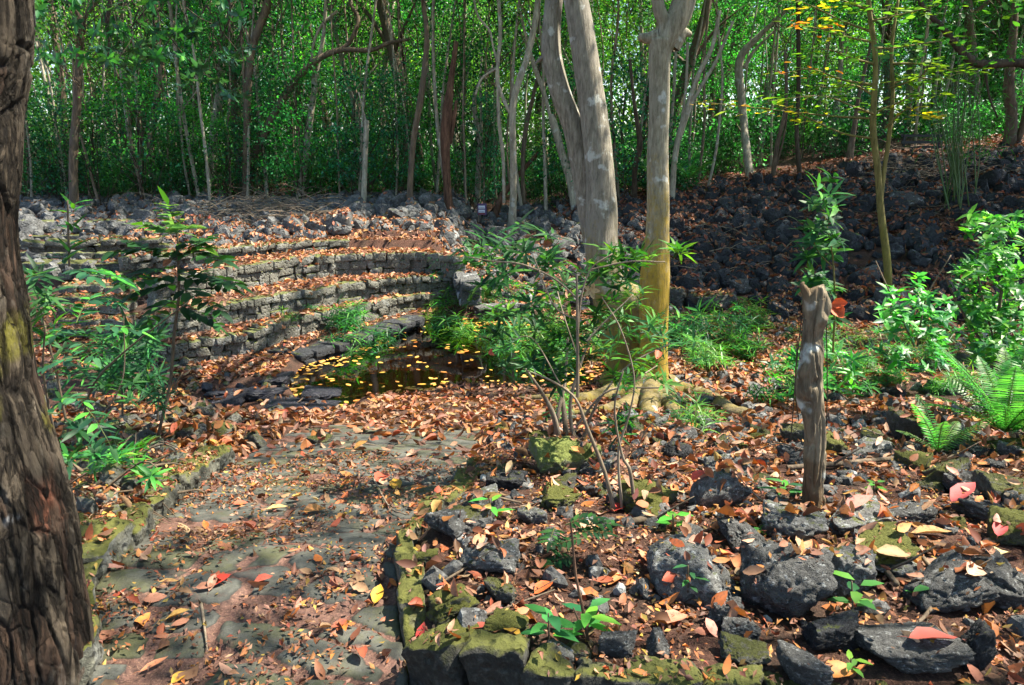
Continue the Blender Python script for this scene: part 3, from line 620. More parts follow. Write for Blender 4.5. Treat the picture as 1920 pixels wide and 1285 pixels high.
def d_path(x, y):
    a = np.clip(.35+fn(x, y, 31, 2.2)*.9, .06, 1); on = (x > kx(KL, y)) & (x < kx(KR, y)); return np.where(on, a*(.42+.6*sm(4, 5.6, y)), np.clip(.55+fn(x, y, 33, 2)*.9, .1, 1))
def notpond(x, y): return ~((inpoly(x, y, WETZ) & (rng.random(x.shape) < .82)) | inpoly(x, y, POND) | inpoly(x, y, CHAN) | inpoly(x, y, POOL))
tag(litter('leaf_litter', 12500, (-3, 3.8, 1.6, 5.2), lambda x, y: d_path(x, y)*np.where((x > kx(KL, y)) & (x < kx(KR, y)), .36, .68), (.035, .09)))
litter('small_leaf_litter', 52000, (-3, 3.8, 1.6, 4.8), lambda x, y: np.clip(.5+fn(x, y, 41, 3)*1.3, .05, 1), (.012, .035), DEADC+[(.16, .08, .06), (.2, .1, .08), (.4, .32, .06)]*2, tm=DIAM)
litter('mound_leaf_litter', 15000, (-4.5, 4.5, 4.8, 9.4), lambda x, y: notpond(x, y)*np.clip(.72+fn(x, y, 35, 1.2)*.7, .2, 1)*np.where((x > kx(KL, y)) & (x < kx(KR, y)+.2), .3+.7*sm(5.4, 6.3, y+fn(x, y, 39, 2)*.5), 1), (.06, .12))
litter('terrace_leaf_litter', 19000, (-7.5, 1, 8.8, 16), lambda x, y: notpond(x, y)*np.clip(.8+fn(x, y, 36, 1)*.6, .3, 1), (.06, .12), tm=OVATE, cols=DEADC+[(.46, .26, .17)]*5)
litter('flat_leaf_litter', 9000, (1, 9, 8.5, 13), lambda x, y: .9+0*x, (.06, .12), tm=OVATE, cols=DEADC+[(.5, .27, .14)]*3)
litter('bank_leaf_litter', 22000, (1, 15, 12.5, 21), lambda x, y: np.clip(.6+fn(x, y, 37, .7)*1.2, .1, 1), (.08, .14), tm=OVATE, cols=[(.2, .075, .042), (.25, .1, .055), (.12, .05, .035), (.3, .15, .09)], top=4)
litter('heap_leaf_litter', 4000, (-14, 2, 14.5, 21), lambda x, y: np.clip(.35+fn(x, y, 38, .7)*1.3, .05, 1), (.08, .14), tm=OVATE, cols=[(.25, .13, .08), (.3, .2, .14), (.2, .12, .07)], top=4)
def pondleaf(poly, n, nm):
    b = np.array(poly); x = rng.uniform(b[:, 0].min(), b[:, 0].max(), n); y = rng.uniform(b[:, 1].min(), b[:, 1].max(), n)
    d = dpoly(x, y, poly); k = inpoly(x, y, poly) & (rng.random(n) < np.clip(1.0-1.35*d+fn(x, y, 44, 1.5)*.9, .04, .9)); x, y = x[k], y[k]; m = len(x)
    deep = rng.random(m) < .5; z = np.where(deep, H(x, y)+.02, WZ+.004); z = np.minimum(z, WZ+.004)
    D = rng.normal(size=(m, 3)); D[:, 2] = 0; N = np.tile([0, 0, 1.], (m, 1))+rng.normal(size=(m, 3))*.05; ln = rng.uniform(.06, .12, m); mb = MB()
    leaves(mb, xyz(x, y, 0)+np.stack([0*x, 0*x, z], -1), D, N, ln, ln*.5, pick(YELC+[(.6, .3, .04)], m), LEAF, .03, 0.)
    return tag(link(nm, mb.mesh(nm, M_DEAD)), kind='stuff')
pondleaf(POND, 9000, 'pond_leaf_litter'); pondleaf(POOL, 900, 'pool_leaf_litter'); pondleaf(CHAN, 300, 'channel_leaf_litter')
# individual fallen leaves
def fleaf(px, py, lpx, wr, col, label, ang=None, group=None, curl=.6, bend=.1, tm=LEAF, tilt=.25, name='fallen_leaf', P=None):
    g = gnd(px, py) if P is None else P; r = drop(g[0], g[1]); g = r[0] if r else g; n = (r[1] if r else np.array([0, 0, 1.]))*.45+np.array([0, -.1, .6])+rng.normal(size=3)*tilt*.6
    ln = mpx(lpx*.88, g); a = rng.uniform(0, 6.28) if ang is None else ang; D = np.array([math.cos(a), math.sin(a), .02]); D -= n*D.dot(n)/n.dot(n)
    mb = MB(); C = np.clip(np.array(col)*.85*(1+.1*rng.normal()), 0, .9); D /= np.linalg.norm(D)
    uvm = tm; leaves(mb, np.array([-D*ln*.5]), D[None], n[None], ln, ln*wr, C, uvm, curl, bend)
    S = tube([-D*ln*.5, -D*ln*.62+[0, 0, .004], -D*ln*.75], [ln*.012, ln*.01, ln*.008], 4, 4); mb.add(*S, col=C*.6)
    return tag(link(name, mb.mesh(name, M_DEAD), loc=g+[0, 0, .014]), label, 'leaf', group)
RED, ORG, YEL, TAN, PNK, BRN = (.5, .03, .02), (.6, .17, .03), (.62, .34, .03), (.5, .3, .16), (.5, .22, .14), (.25, .08, .04)
for a in [(415, 1103, 50, .5, RED, 'bright red leaf lying on the near path flagstones', .5), (708, 1122, 50, .55, YEL, 'single golden yellow leaf standing on the path near the right kerb', 1.5),
          (548, 1155, 44, .45, ORG, 'orange leaf with serrated look near the middle bottom of the path', .9), (495, 1095, 40, .6, (.6, .12, .08), 'pinkish red folded leaf right of the bright red leaf', .4),
          (335, 1165, 56, .5, (.5, .3, .08), 'lobed tan yellow leaf on the lower left flagstone', .1), (318, 1103, 44, .35, (.5, .3, .1), 'pale ochre leaf left of the bright red leaf', 0.),
          (716, 903, 46, .7, (.55, .1, .05), 'large red brown curled leaf at the far part of the path', 1.2), (742, 912, 40, .7, YEL, 'yellow orange curled leaf touching the red brown one', 1.9),
          (785, 922, 40, .5, ORG, 'orange curled leaf near the far right kerb', .3), (520, 962, 46, .45, (.5, .35, .15), 'pale curled leaf on the centre flagstone', .2), (590, 965, 50, .6, (.45, .2, .06), 'crumpled brown star shaped leaf on the centre flagstone', .6),
          (210, 1078, 52, .3, (.6, .3, .25), 'long pink curled leaf against the left kerb', .2), (250, 915, 34, .5, (.6, .1, .12), 'pink red leaf in the undergrowth behind the left kerb', .8),
          (337, 1275, 40, .6, YEL, 'pale yellow leaf at the bottom edge of the path', 1.), (290, 1250, 60, .25, (.5, .2, .1), 'thin rolled brown leaf near the bottom of the path', .8),
          (780, 1240, 44, .55, (.35, .03, .03), 'dark red upright leaf against the front wall corner', 1.4), (795, 1265, 44, .55, (.35, .03, .03), 'lower of two dark red leaves against the front wall', 1.2),
          (900, 1188, 56, .4, (.4, .06, .04), 'dark red leaf on the mossy wall top', .2), (1020, 1110, 54, .6, (.65, .14, .03), 'bright orange curled leaf in the bed', .7), (960, 1228, 50, .5, YEL, 'golden leaf on the mossy wall top beside the grey flat stone', 2.4),
          (1265, 1172, 60, .7, (.6, .24, .15), 'large pale pink crumpled leaf right of the square rock', .3), (1668, 1080, 66, .5, (.7, .5, .25), 'big cream coloured leaf lying between the right boulders', -.3), (1868, 1090, 50, .8, (.6, .5, .25), 'round cream leaf leaning on the right hand rocks', .5),
          (1715, 970, 120, .35, (.6, .3, .2), 'very large curled tan leaf draped over the low dark rock', .25), (1800, 965, 80, .5, (.65, .12, .12), 'large red and orange leaf right of the curled tan leaf', .5), (1605, 985, 70, .5, (.7, .3, .25), 'pink leaf on the whitish crusted rock', .2),
          (1745, 1010, 80, .5, (.6, .35, .15), 'broad pale orange leaf below the curled tan leaf', -.2), (1870, 1020, 60, .5, (.65, .1, .1), 'red leaf near the right edge above the cream leaf', .9), (1505, 1025, 60, .6, (.55, .35, .2), 'folded tan leaf on top of the black pitted boulder', 1.2),
          (1570, 1275, 90, .5, (.65, .25, .05), 'orange cream leaf cut by the bottom edge', .2), (1740, 1262, 110, .5, (.3, .05, .04), 'wide red brown leaf beneath the long flat slab', .1), (1390, 1005, 60, .5, (.6, .12, .04), 'orange red leaf between two boulders', .2),
          (1310, 950, 50, .6, (.6, .06, .04), 'red leaf left of the moss capped boulder foot', .5), (1160, 962, 40, .7, (.6, .04, .03), 'small red leaf at the foot of the shrub stems', .5), (1815, 1140, 80, .5, (.5, .35, .25), 'dry beige crumpled leaf right of the dark porous boulder', .6),
          (1540, 1060, 40, .5, (.6, .15, .12), 'small pink red leaf lying on the black boulder face', .3), (915, 1105, 44, .5, (.6, .14, .03), 'orange leaf in front of the twin topped pale rock', .4), (940, 1160, 30, .7, (.65, .2, .22), 'small pink leaf behind the domed mossy rocks', .2)]:
    fleaf(*a[:6], ang=a[6])
for i in range(120):
    k = rng.random() < .4
    if k: y = rng.uniform(1.9, 4.6); x = rng.uniform(float(kx(KL, y))+.05, float(kx(KR, y))-.05); lb = 'curled tan or brown dead leaf scattered on the near path flagstones'; gr = 'dead leaves on the near path'
    else: y = rng.uniform(2.4, 4.6); x = rng.uniform(float(kx(KR, y))+.15, y*.66); lb = 'large curled dead leaf lying among the near bed rocks'; gr = 'large dead leaves among the bed rocks'
    g = np.array([x, y, H1(x, y)]); c = [TAN, ORG, (.5, .28, .2), (.5, .2, .1), BRN, (.55, .12, .06), PNK][rng.integers(7)]
    fleaf(0, 0, F*rng.uniform(.06, .095)/depth(g), rng.uniform(.35, .6), np.array(c)*.8, lb, group=gr, curl=rng.uniform(-.5, 1.4), bend=rng.uniform(-.2, .4), tm=LEAF if rng.random() < .7 else LOBED, tilt=.4, P=g)
# ================================================================== VEGETATION
GRN = [(.03, .15, .035), (.045, .2, .045), (.02, .1, .035), (.08, .26, .04)]
TEAL = [(.02, .08, .03), (.025, .1, .034), (.018, .06, .028), (.035, .13, .036)]
BRT = [(.09, .28, .035), (.14, .34, .04), (.06, .22, .04)]
def wl(pts, Y):
    """polyline of photo points standing at world distance Y (float or list)"""
    return np.array([at_y(a, b, Y if np.isscalar(Y) else Y[i]) for i, (a, b) in enumerate(pts)])
FG = [(.05, .2, .035), (.08, .29, .045), (.025, .12, .028), (.14, .36, .045), (.18, .4, .05)]
FT_ = [(.015, .1, .05), (.025, .15, .06)]
# ---------------- generic background crowns, shared by copies
def crown_mb(h0, h1, rad, nclump, nleaf, L, cols, top=True, spread=.34, limb=True, tm=DIAM):
    mb = MB(); z = rng.uniform(0, 1, nclump); zz = h0+(h1-h0)*z; prof = rad*(.45+.55*np.sin(np.clip(z*1.05+.1, 0, 1)*math.pi)**.6)
    a = rng.uniform(0, 6.28, nclump); rr = prof*np.sqrt(rng.uniform(.05, 1, nclump)); C = np.stack([rr*np.cos(a), rr*np.sin(a), zz], -1)
    for c in C:
        m = int(nleaf*rng.uniform(.4, 1.6)); sp = spread*rng.uniform(.6, 1.5); P = c+rng.normal(size=(m, 3))*[sp, sp, sp*.55]
        D = (P-c)+rng.normal(size=(m, 3))*.25+[0, 0, -.12]; N = rng.normal(size=(m, 3))*.5+[0, 0, 1]
        cc = np.array(cols[rng.integers(len(cols))])*rng.uniform(.3, 1.7)
        ln = rng.uniform(L*.7, L*1.3, m); leaves(mb, P, D, N, ln, ln*.5, np.clip(cc*(1+.25*rng.normal(size=(m, 1))), .004, .6), tm, .1, -.1)
        if limb and rng.random() < .35:
            b = np.array([c[0]*.08, c[1]*.08, c[2]-rng.uniform(.5, 1.6)]); mid = (b+c)/2+rng.normal(size=3)*.12
            V, f = tube([b, mid, c], [.014, .009, .004], 6, 4); mb.add(V, f, None, 1)
    return mb
CROWNS = []
for i in range(9):
    cs = [FG, FG[:3]+FT_, FT_, FG+[(.16, .4, .04)], FG[:3]][i % 5]
    CROWNS.append(crown_mb([3.4, 2.6, 4.][i % 3], [9.5, 8., 10.5][i % 3], rng.uniform(1.3, 2.1), 150, 50, .105, cs).mesh('crown', [M_LEAF, M_BROWN]))
LOWC = [crown_mb(.5, rng.uniform(2.4, 4.2), rng.uniform(.7, 1.2), 60, 40, .075, [FG[:3], FT_, FT_+FG[:2]][i % 3], spread=.22).mesh('crown', [M_LEAF, M_DARKB]) for i in range(5)]
BUSH = [crown_mb(.05, rng.uniform(.8, 1.5), rng.uniform(.5, .8), 34, 42, .075, [[(.02, .1, .03), (.03, .14, .035), (.015, .07, .025)], [(.03, .14, .03), (.05, .2, .04), (.02, .08, .025)]][i % 2], spread=.17, limb=True).mesh('foliage', [M_LEAF, M_BROWN]) for i in range(6)]
def trunk_mesh(h, r, wob, k=9, nb=5, mat=M_PALE, sides=10):
    P = [np.array([0, 0, -.2])]; d = rng.normal(size=2)*wob
    for i in range(1, k): d = d*.7+rng.normal(size=2)*wob; P.append(np.array([P[-1][0]+d[0], P[-1][1]+d[1], h*i/(k-1)]))
    P = np.array(P); rad = np.linspace(1.15, .45, k)*r; mb = MB(); mb.add(*tube(P, rad, 34, sides, .12, 5, rng.integers(99)))
    for q in range(nb):
        i = rng.integers(k//3, k-1); b = P[i]; a = rng.uniform(0, 6.28); l = rng.uniform(.8, 2.2); e = b+[math.cos(a)*l*.7, math.sin(a)*l*.7, l*.8]
        mb.add(*tube([b, (b+e)/2+rng.normal(size=3)*.12, e], [rad[i]*.5, rad[i]*.3, .008], 8, 6, .1))
    return mb.mesh('trunk', mat)
TRK = [trunk_mesh(10, .1, .12, mat=M_PALE), trunk_mesh(10, .13, .16, mat=M_BROWN), trunk_mesh(9.5, .075, .12, mat=M_PALE), trunk_mesh(10, .09, .22, mat=M_BROWN), trunk_mesh(9, .16, .1, mat=M_BROWN), trunk_mesh(10, .06, .15, mat=M_DARKB)]
THIN = [trunk_mesh(8.5, .032, .07, 8, 3, M_PALE, 6), trunk_mesh(8, .024, .08, 8, 2, M_TWIG, 5), trunk_mesh(8, .04, .12, 8, 3, M_PALE, 6), trunk_mesh(8.5, .03, .1, 8, 3, M_TWIG, 5)]
def bgtree(x, y, tm, cm, label, group, s=1., name='forest_tree', z=None, cz=0.):
    z = H1(x, y) if z is None else z; r = thing(name, (x, y, z), label, 'tree', group); r.rotation_euler[2] = rng.uniform(0, 6.28); r.scale = (s, s, s*rng.uniform(.85, 1.1))
    link('trunk', tm, r)
    if cm: c = link('crown', cm, r); c.rotation_euler[2] = rng.uniform(0, 6.28); c.location[2] = cz
    return r
pos = []
def room(x, y, d):
    for a, b in pos:
        if (a-x)**2+(b-y)**2 < d*d: return False
    pos.append((x, y)); return True
n = 0
for q in range(4000):
    if n >= 125: break
    y = 21.8+25*rng.random()**1.15; x = rng.uniform(-.8, .8)*(y+2)
    if x > 6 and y < 23 or not room(x, y, 1.15): continue
    sec = 'left' if x < -y*.25 else 'right' if x > y*.25 else 'middle'
    if y < 27: lb, gr = 'slim leafy forest tree in the front rows, %s part of the wood' % sec, 'front row forest trees on the '+sec
    else: lb, gr = 'forest tree deep behind the front rows, %s part of the wood' % sec, 'deep forest trees on the '+sec
    bgtree(x, y, TRK[rng.integers(6)], CROWNS[rng.integers(9)], lb, gr, rng.uniform(.8, 1.2), cz=rng.uniform(1.2, 3) if y < 25 else 0.); n += 1
n = 0
for q in range(3000):
    if n >= 170: break
    y = 18.9+12*rng.random()**1.4; x = rng.uniform(-.72, .72)*(y+1)
    if x > 5 and y < 21.5 or not room(x, y, .45): continue
    sec = 'left' if x < -y*.25 else 'right' if x > y*.25 else 'middle'
    bgtree(x, y, THIN[rng.integers(4)], LOWC[rng.integers(5)] if rng.random() < .3 else None, 'thin pale sapling at the wood edge, %s part of the wood' % sec, 'thin saplings at the wood edge on the '+sec, rng.uniform(.8, 1.25), 'sapling'); n += 1
n = 0
for q in range(3000):
    if n >= 190: break
    y = 18.9+18*rng.random()**1.4; x = rng.uniform(-.72, .72)*(y+1)
    if x > 4.5 and y < 20.5 or (x < 3 and y < 19.6 and rng.random() < .7) or not room(x, y, .4): continue
    sec = 'left' if x < -y*.25 else 'right' if x > y*.25 else 'middle'
    b = link('bush', BUSH[rng.integers(6)], loc=(x, y, H1(x, y)-.05)); s = rng.uniform(.7, 1.5); b.scale = (s, s, s); b.rotation_euler[2] = rng.uniform(0, 6.28)
    tag(b, 'low green bush under the trees, %s part of the wood' % sec, 'bush', 'understory bushes on the '+sec); n += 1
mb = MB(); m = 140000; y = rng.uniform(40, 58, m); x = rng.uniform(-.85, .85, m)*y; z = .2+17*rng.random(m)**1.55
leaves(mb, np.stack([x, y, z], -1), rdir(m, -.2), rdir(m, .6), .34, .2, pick(FG+BRT[:1], m, .5), DIAM); tag(link('far_wood', mb.mesh('far_wood', M_LEAF)), kind='stuff')

# ---------------- trees one can tell apart: photo polyline, width in px, bark, distance from base pixel
def ptree(base, lines, bark, label, crown=None, cs=1., Y=None, group=None, name='forest_tree', sides=12, bump=.12, mats=None):
    g = gnd(*base) if Y is None else at_y(base[0], base[1], Y); Yd = g[1]; r = thing(name, tuple(g), label, 'tree', group); mb = MB(); wob_ = rng.normal()
    for ln in lines:
        P = wl([(a, b) for a, b, c in ln], Yd); P[:, 1] += .3*np.sin((P[:, 2]-g[2])*.6)*wob_; rad = np.array([mpx(c, P[i])/2 for i, (a, b, c) in enumerate(ln)])
        mb.add(*tube(P-np.array(g), rad, max(14, len(P)*9), sides, bump, 5, rng.integers(99)))
    link('trunk', mb.mesh('trunk', bark), r)
    if crown is not None:
        e = wl([lines[0][-1][:2]], Yd)[0]-np.array(g); c = link('crown', CROWNS[crown % 9], r); c.location = (e[0], e[1], max(e[2]-4.8, 1.2)); c.rotation_euler[2] = rng.uniform(0, 6); c.scale = (cs, cs, 1)
    return r
ptree((140, 398), [[(140, 402, 17), (136, 300, 16), (143, 180, 14), (148, 90, 13), (152, 40, 13), (136, 5, 12), (130, -40, 12)], [(148, 45, 7), (165, 25, 6), (190, -10, 5)]], M_BROWN, 'straight dark reddish trunk at the left, standing on the rock heap', 1)
ptree((386, 374), [[(386, 378, 20), (390, 300, 17), (392, 240, 16), (400, 180, 15), (407, 120, 14), (412, 60, 10), (415, -30, 8)]], M_PALE, 'clean pale trunk standing free on the rubble, leaning slightly right', 4)
ptree((346, 346), [[(346, 350, 16), (347, 280, 14), (345, 200, 15), (347, 130, 17), (350, 60, 10), (352, -30, 8)]], M_PALE, 'blotchy grey trunk left of the clean pale one', 2)
ptree((362, 330), [[(362, 335, 16), (362, 240, 17), (362, 120, 14), (355, -20, 8)], [(366, 200, 13), (378, 150, 12), (388, 100, 11), (395, -20, 8)]], M_DARKB, 'dark forked trunk between the blotchy grey and the clean pale trunk', 0)
ptree((270, 335), [[(268, 340, 9), (270, 280, 10), (278, 240, 11), (288, 190, 13), (292, 140, 14), (285, 80, 9), (290, -30, 7)], [(296, 300, 5), (300, 200, 6), (303, 140, 6)]], M_BROWN, 'bent brown trunk with knobbly top in the left wood', 3)
ptree((210, 260), [[(207, 330, 6), (210, 250, 6), (216, 150, 6), (205, 80, 6), (197, 0, 5)]], M_DARKB, 'thin curved trunk right of the straight dark reddish one', 5)
ptree((467, 384), [[(462, 388, 18), (466, 300, 14), (470, 200, 13), (476, 100, 14), (500, 20, 15), (510, -30, 13)], [(470, 384, 6), (466, 250, 6), (462, 130, 6), (450, 0, 5)]], M_BROWN, 'brown trunk at the left edge of the brushwood heap', 6)
ptree((470, 378), [[(466, 382, 13), (476, 310, 15), (500, 262, 14), (525, 215, 14), (560, 160, 13), (600, 118, 12), (645, 98, 10), (700, 98, 9), (735, 84, 7), (770, 78, 5)], [(645, 98, 9), (662, 80, 8), (675, 40, 8), (660, 10, 8), (655, -30, 7)]], M_BROWN, 'long arching brown tree sweeping up to the right over the brushwood', None)
ptree((564, 384), [[(560, 388, 15), (568, 320, 12), (576, 250, 12), (584, 190, 11), (595, 120, 9), (606, 60, 7), (612, -20, 6)], [(574, 300, 6), (585, 180, 8), (583, 100, 5), (600, 50, 5), (632, 20, 5)]], M_PALE, 'slender twin stem tree just right of the brushwood heap', 5)
ptree((680, 388), [[(681, 392, 11), (680, 320, 10), (680, 225, 10)], [(679, 228, 4), (672, 200, 3), (664, 170, 3)]], M_PALE, 'pale snapped off pole of a trunk in the middle wood', None)
ptree((768, 392), [[(768, 396, 12), (770, 330, 11), (776, 260, 11), (788, 190, 12), (796, 130, 11), (800, 60, 9), (790, -20, 8)]], M_BROWN, 'dark leaning trunk with a dense dark crown, middle of the wood', 2, 1.2)
ptree((842, 394), [[(842, 398, 18), (838, 330, 15), (836, 260, 19), (840, 210, 20), (847, 150, 12), (856, 80, 9)], [(845, 270, 8), (852, 220, 9), (857, 190, 5)]], M_REDB, 'thick broken rusty brown trunk in the middle of the wood', None)
ptree((893, 404), [[(893, 408, 12), (898, 330, 12), (900, 260, 10), (892, 215, 10), (892, 180, 8), (905, 150, 6), (925, 130, 5)], [(903, 330, 5), (904, 240, 5), (902, 160, 4), (905, 100, 3)]], M_PALE, 'pale curved trunk just behind the small sign', 7)
ptree((956, 432), [[(956, 470, 20), (962, 380, 14), (962, 300, 13), (961, 215, 13), (968, 170, 13), (985, 120, 12), (998, 70, 12), (1006, 25, 12), (1012, -30, 11)], [(962, 225, 7), (945, 190, 7), (934, 160, 8), (934, 120, 7), (938, 60, 7), (934, -20, 7)], [(934, 125, 5), (925, 90, 4), (918, 60, 5), (896, 30, 4), (886, -20, 4)], [(945, 380, 6), (944, 300, 7), (936, 230, 7), (934, 170, 7)], [(934, 130, 4), (905, 150, 4), (893, 180, 4)]], M_PALE, 'pale many forked tree left of the big twin trunks', 8)
ptree((930, 408), [[(926, 412, 14), (940, 370, 13), (960, 345, 11), (975, 325, 9), (1000, 298, 8), (1010, 286, 6)]], M_REDB, 'short dark red broken trunk leaning right across the pale forked tree', None)
ptree((1080, 398), [[(1082, 402, 20), (1070, 340, 16), (1055, 290, 15), (1042, 240, 15), (1034, 215, 11)], [(1036, 230, 6), (1020, 170, 8), (1005, 130, 9), (990, 80, 6), (975, 20, 5)]], M_PALE, 'leaning grey stump trunk behind the left big trunk', None)
ptree((988, 400), [[(985, 404, 8), (980, 330, 8), (985, 250, 9), (1000, 180, 7), (1012, 130, 6), (1018, 110, 6)]], M_BROWN, 'thin curved trunk right behind the pale forked tree', 3)
ptree((1408, 330), [[(1405, 345, 16), (1408, 250, 14), (1408, 180, 14), (1404, 120, 15), (1412, 90, 14), (1435, 65, 11), (1460, 40, 8), (1490, 10, 6)], [(1415, 120, 8), (1435, 85, 5), (1480, 40, 4)]], M_PALE, 'grey trunk bending right at its top, right of the big trunks', 4)
ptree((1262, 380), [[(1258, 400, 12), (1268, 280, 11), (1290, 200, 10), (1310, 140, 9), (1335, 90, 8), (1350, 20, 7)], [(1275, 260, 7), (1300, 190, 7), (1340, 120, 6), (1375, 40, 5)], [(1265, 300, 5), (1285, 180, 5), (1290, 80, 5)]], M_PALE, 'pale leaning multi-stem tree right beside the big right trunk', 5)
ptree((1192, 385), [[(1190, 390, 12), (1186, 320, 10), (1192, 270, 12), (1180, 200, 7), (1172, 120, 6)]], M_DARKB, 'dark trunk seen in the gap between the two big trees', 3)
ptree((1564, 285), [[(1566, 292, 20), (1562, 250, 16), (1568, 210, 13), (1575, 150, 10), (1580, 60, 8)], [(1563, 245, 8), (1540, 230, 6), (1525, 225, 5)]], M_PALE, 'gnarled whitish trunk on the top of the dark bank', 1)
ptree((1596, 310), [[(1590, 315, 16), (1597, 270, 12), (1604, 230, 9), (1612, 180, 7), (1640, 60, 5)]], M_BROWN, 'twisted trunk beside the gnarled whitish one on the bank top', 0)
ptree((1448, 345), [[(1448, 350, 9), (1450, 280, 9), (1462, 200, 7), (1460, 100, 5)], [(1446, 340, 4), (1460, 270, 4), (1466, 210, 3)]], M_BROWN, 'bundle of dead brown stems above the dark bank', None)
ptree((1890, 280), [[(1892, 300, 26), (1888, 220, 20), (1876, 160, 18), (1880, 60, 14), (1890, -40, 12)], [(1894, 296, 12), (1912, 230, 12), (1918, 100, 10)]], M_BROWN, 'thick trunk in shade at the right edge of the wood', 7)
ptree((1990, 420), [[(1990, 430, 30), (2000, 250, 26), (1985, 140, 24), (1990, 0, 20)], [(1990, 140, 20), (1920, 118, 15), (1860, 120, 16), (1825, 112, 16), (1795, 80, 14), (1770, 50, 11), (1740, 20, 8), (1715, -20, 6)], [(1850, 120, 5), (1860, 180, 4), (1875, 220, 3)]], M_DARKB, 'dark tree beyond the right edge reaching a sagging limb into the top right corner', 6)
ptree((1425, 60), [[(1212, 330, 8), (1210, 250, 9), (1218, 170, 9), (1222, 100, 8)]], M_DARKB, 'dark thin trunk hidden behind the big right tree', 1, Y=22)
ptree((1500, 330), [[(1500, 335, 9), (1498, 250, 8), (1505, 160, 8), (1500, -20, 7)]], M_DARKB, 'dark slim trunk behind the yellow leaved tree sprays', 2)
ptree((40, 330), [[(40, 360, 9), (42, 250, 9), (38, 120, 8), (45, 0, 8)]], M_BROWN, 'thin trunk right beside the big foreground trunk', 3)

# ---------------- the two big trees over the pond
def bigtree():
    g = at_z(1185, 725, -1.0); Y = g[1]
    r = thing('big_tree', tuple(g), 'large twin trunk tree with smooth grey bark leaning left, mossy foot beside the pond', 'tree'); mb = MB()
    def T(ln, Yo=0., sides=28, bump=.07):
        P = wl([(a, b) for a, b, c in ln], Y+Yo); rad = np.array([mpx(c, P[i])/2 for i, (a, b, c) in enumerate(ln)]); mb.add(*tube(P-np.array(g), rad, len(P)*14, sides, bump, 3, 5))
    T([(1185, 760, 120), (1178, 690, 84), (1160, 610, 78), (1140, 540, 66), (1128, 470, 62), (1128, 400, 58), (1125, 330, 54), (1116, 240, 52), (1104, 150, 50), (1092, 70, 48), (1080, 0, 46), (1070, -60, 46)], .25)
    T([(1135, 540, 40), (1120, 480, 42), (1105, 400, 42), (1092, 320, 42), (1075, 240, 40), (1050, 170, 38), (1034, 100, 37), (1036, 30, 34), (1045, -60, 34)], .45)
    T([(1160, 600, 50), (1170, 560, 60), (1195, 580, 60), (1215, 640, 50)], .12)
    T([(1150, 700, 40), (1120, 745, 26), (1070, 762, 20), (1000, 748, 12), (960, 750, 7)], .1)
    T([(1170, 720, 44), (1120, 765, 26), (1060, 790, 14)], -.1)
    T([(1032, 104, 10), (1014, 111, 9), (1004, 120, 3)], .45)
    link('trunk', mb.mesh('trunk', M_BARKBIG), r); return r, g, Y
M_ROOT = mat_bark('root_bark', (.1, .08, .05), (.25, .2, .12), (.15, .11, .03), (.13, .1, .015), -.4, 12, .6, .9)
BT, BG, BY = bigtree()
def bigtree2():
    g = at_z(1228, 740, -.98); Y = g[1]; r = thing('big_tree', tuple(g), 'single big upright tree with pale forked trunk, yellow moss up to knee and spreading roots', 'tree'); mb = MB()
    def T(ln, Yo=0., sides=26, bump=.07, bs=3):
        P = wl([(a, b) for a, b, c in ln], Y+Yo); rad = np.array([mpx(c, P[i])/2 for i, (a, b, c) in enumerate(ln)]); mb.add(*tube(P-np.array(g), rad, len(P)*14, sides, bump, bs, 9))
    T([(1228, 765, 84), (1226, 700, 56), (1226, 640, 52), (1226, 585, 54), (1228, 520, 56), (1232, 460, 46), (1234, 380, 42), (1233, 300, 40), (1236, 200, 38), (1236, 120, 40), (1240, 75, 46)])
    T([(1240, 90, 40), (1262, 52, 44), (1280, 10, 44), (1292, -60, 42)]); T([(1238, 100, 36), (1248, 50, 26), (1236, 18, 24), (1228, -30, 22)], -.02)
    T([(1232, 70, 30), (1215, 72, 22), (1198, 70, 14)]); T([(1262, 90, 26), (1278, 64, 24), (1296, 64, 8)])
    def RT(ln):
        P = np.array([gnd(a, b)+[0, 0, mpx(c, gnd(a, b))*.06] for a, b, c in ln]); P[0, 2] += .08; link('root', MB().add(*tube(P-np.array(g), [mpx(c, P[i])/2 for i, (a, b, c) in enumerate(ln)], len(P)*18, 20, .3, 9, 9)).mesh('root', M_ROOT), r)
    RT([(1240, 742, 56), (1280, 735, 36), (1335, 752, 30), (1370, 775, 30), (1405, 782, 24), (1420, 795, 8)])
    RT([(1215, 745, 60), (1180, 762, 36), (1140, 772, 26), (1090, 778, 16), (1010, 770, 8)]); RT([(1225, 750, 56), (1215, 780, 30), (1195, 810, 12)]); RT([(1240, 745, 50), (1262, 775, 26), (1290, 800, 10)]); RT([(1180, 742, 70), (1130, 748, 40), (1080, 752, 24), (1010, 748, 14), (970, 748, 7)])
    link('trunk', mb.mesh('trunk', M_BARKBIG2), r); return r, g, Y
BT2, BG2, BY2 = bigtree2()
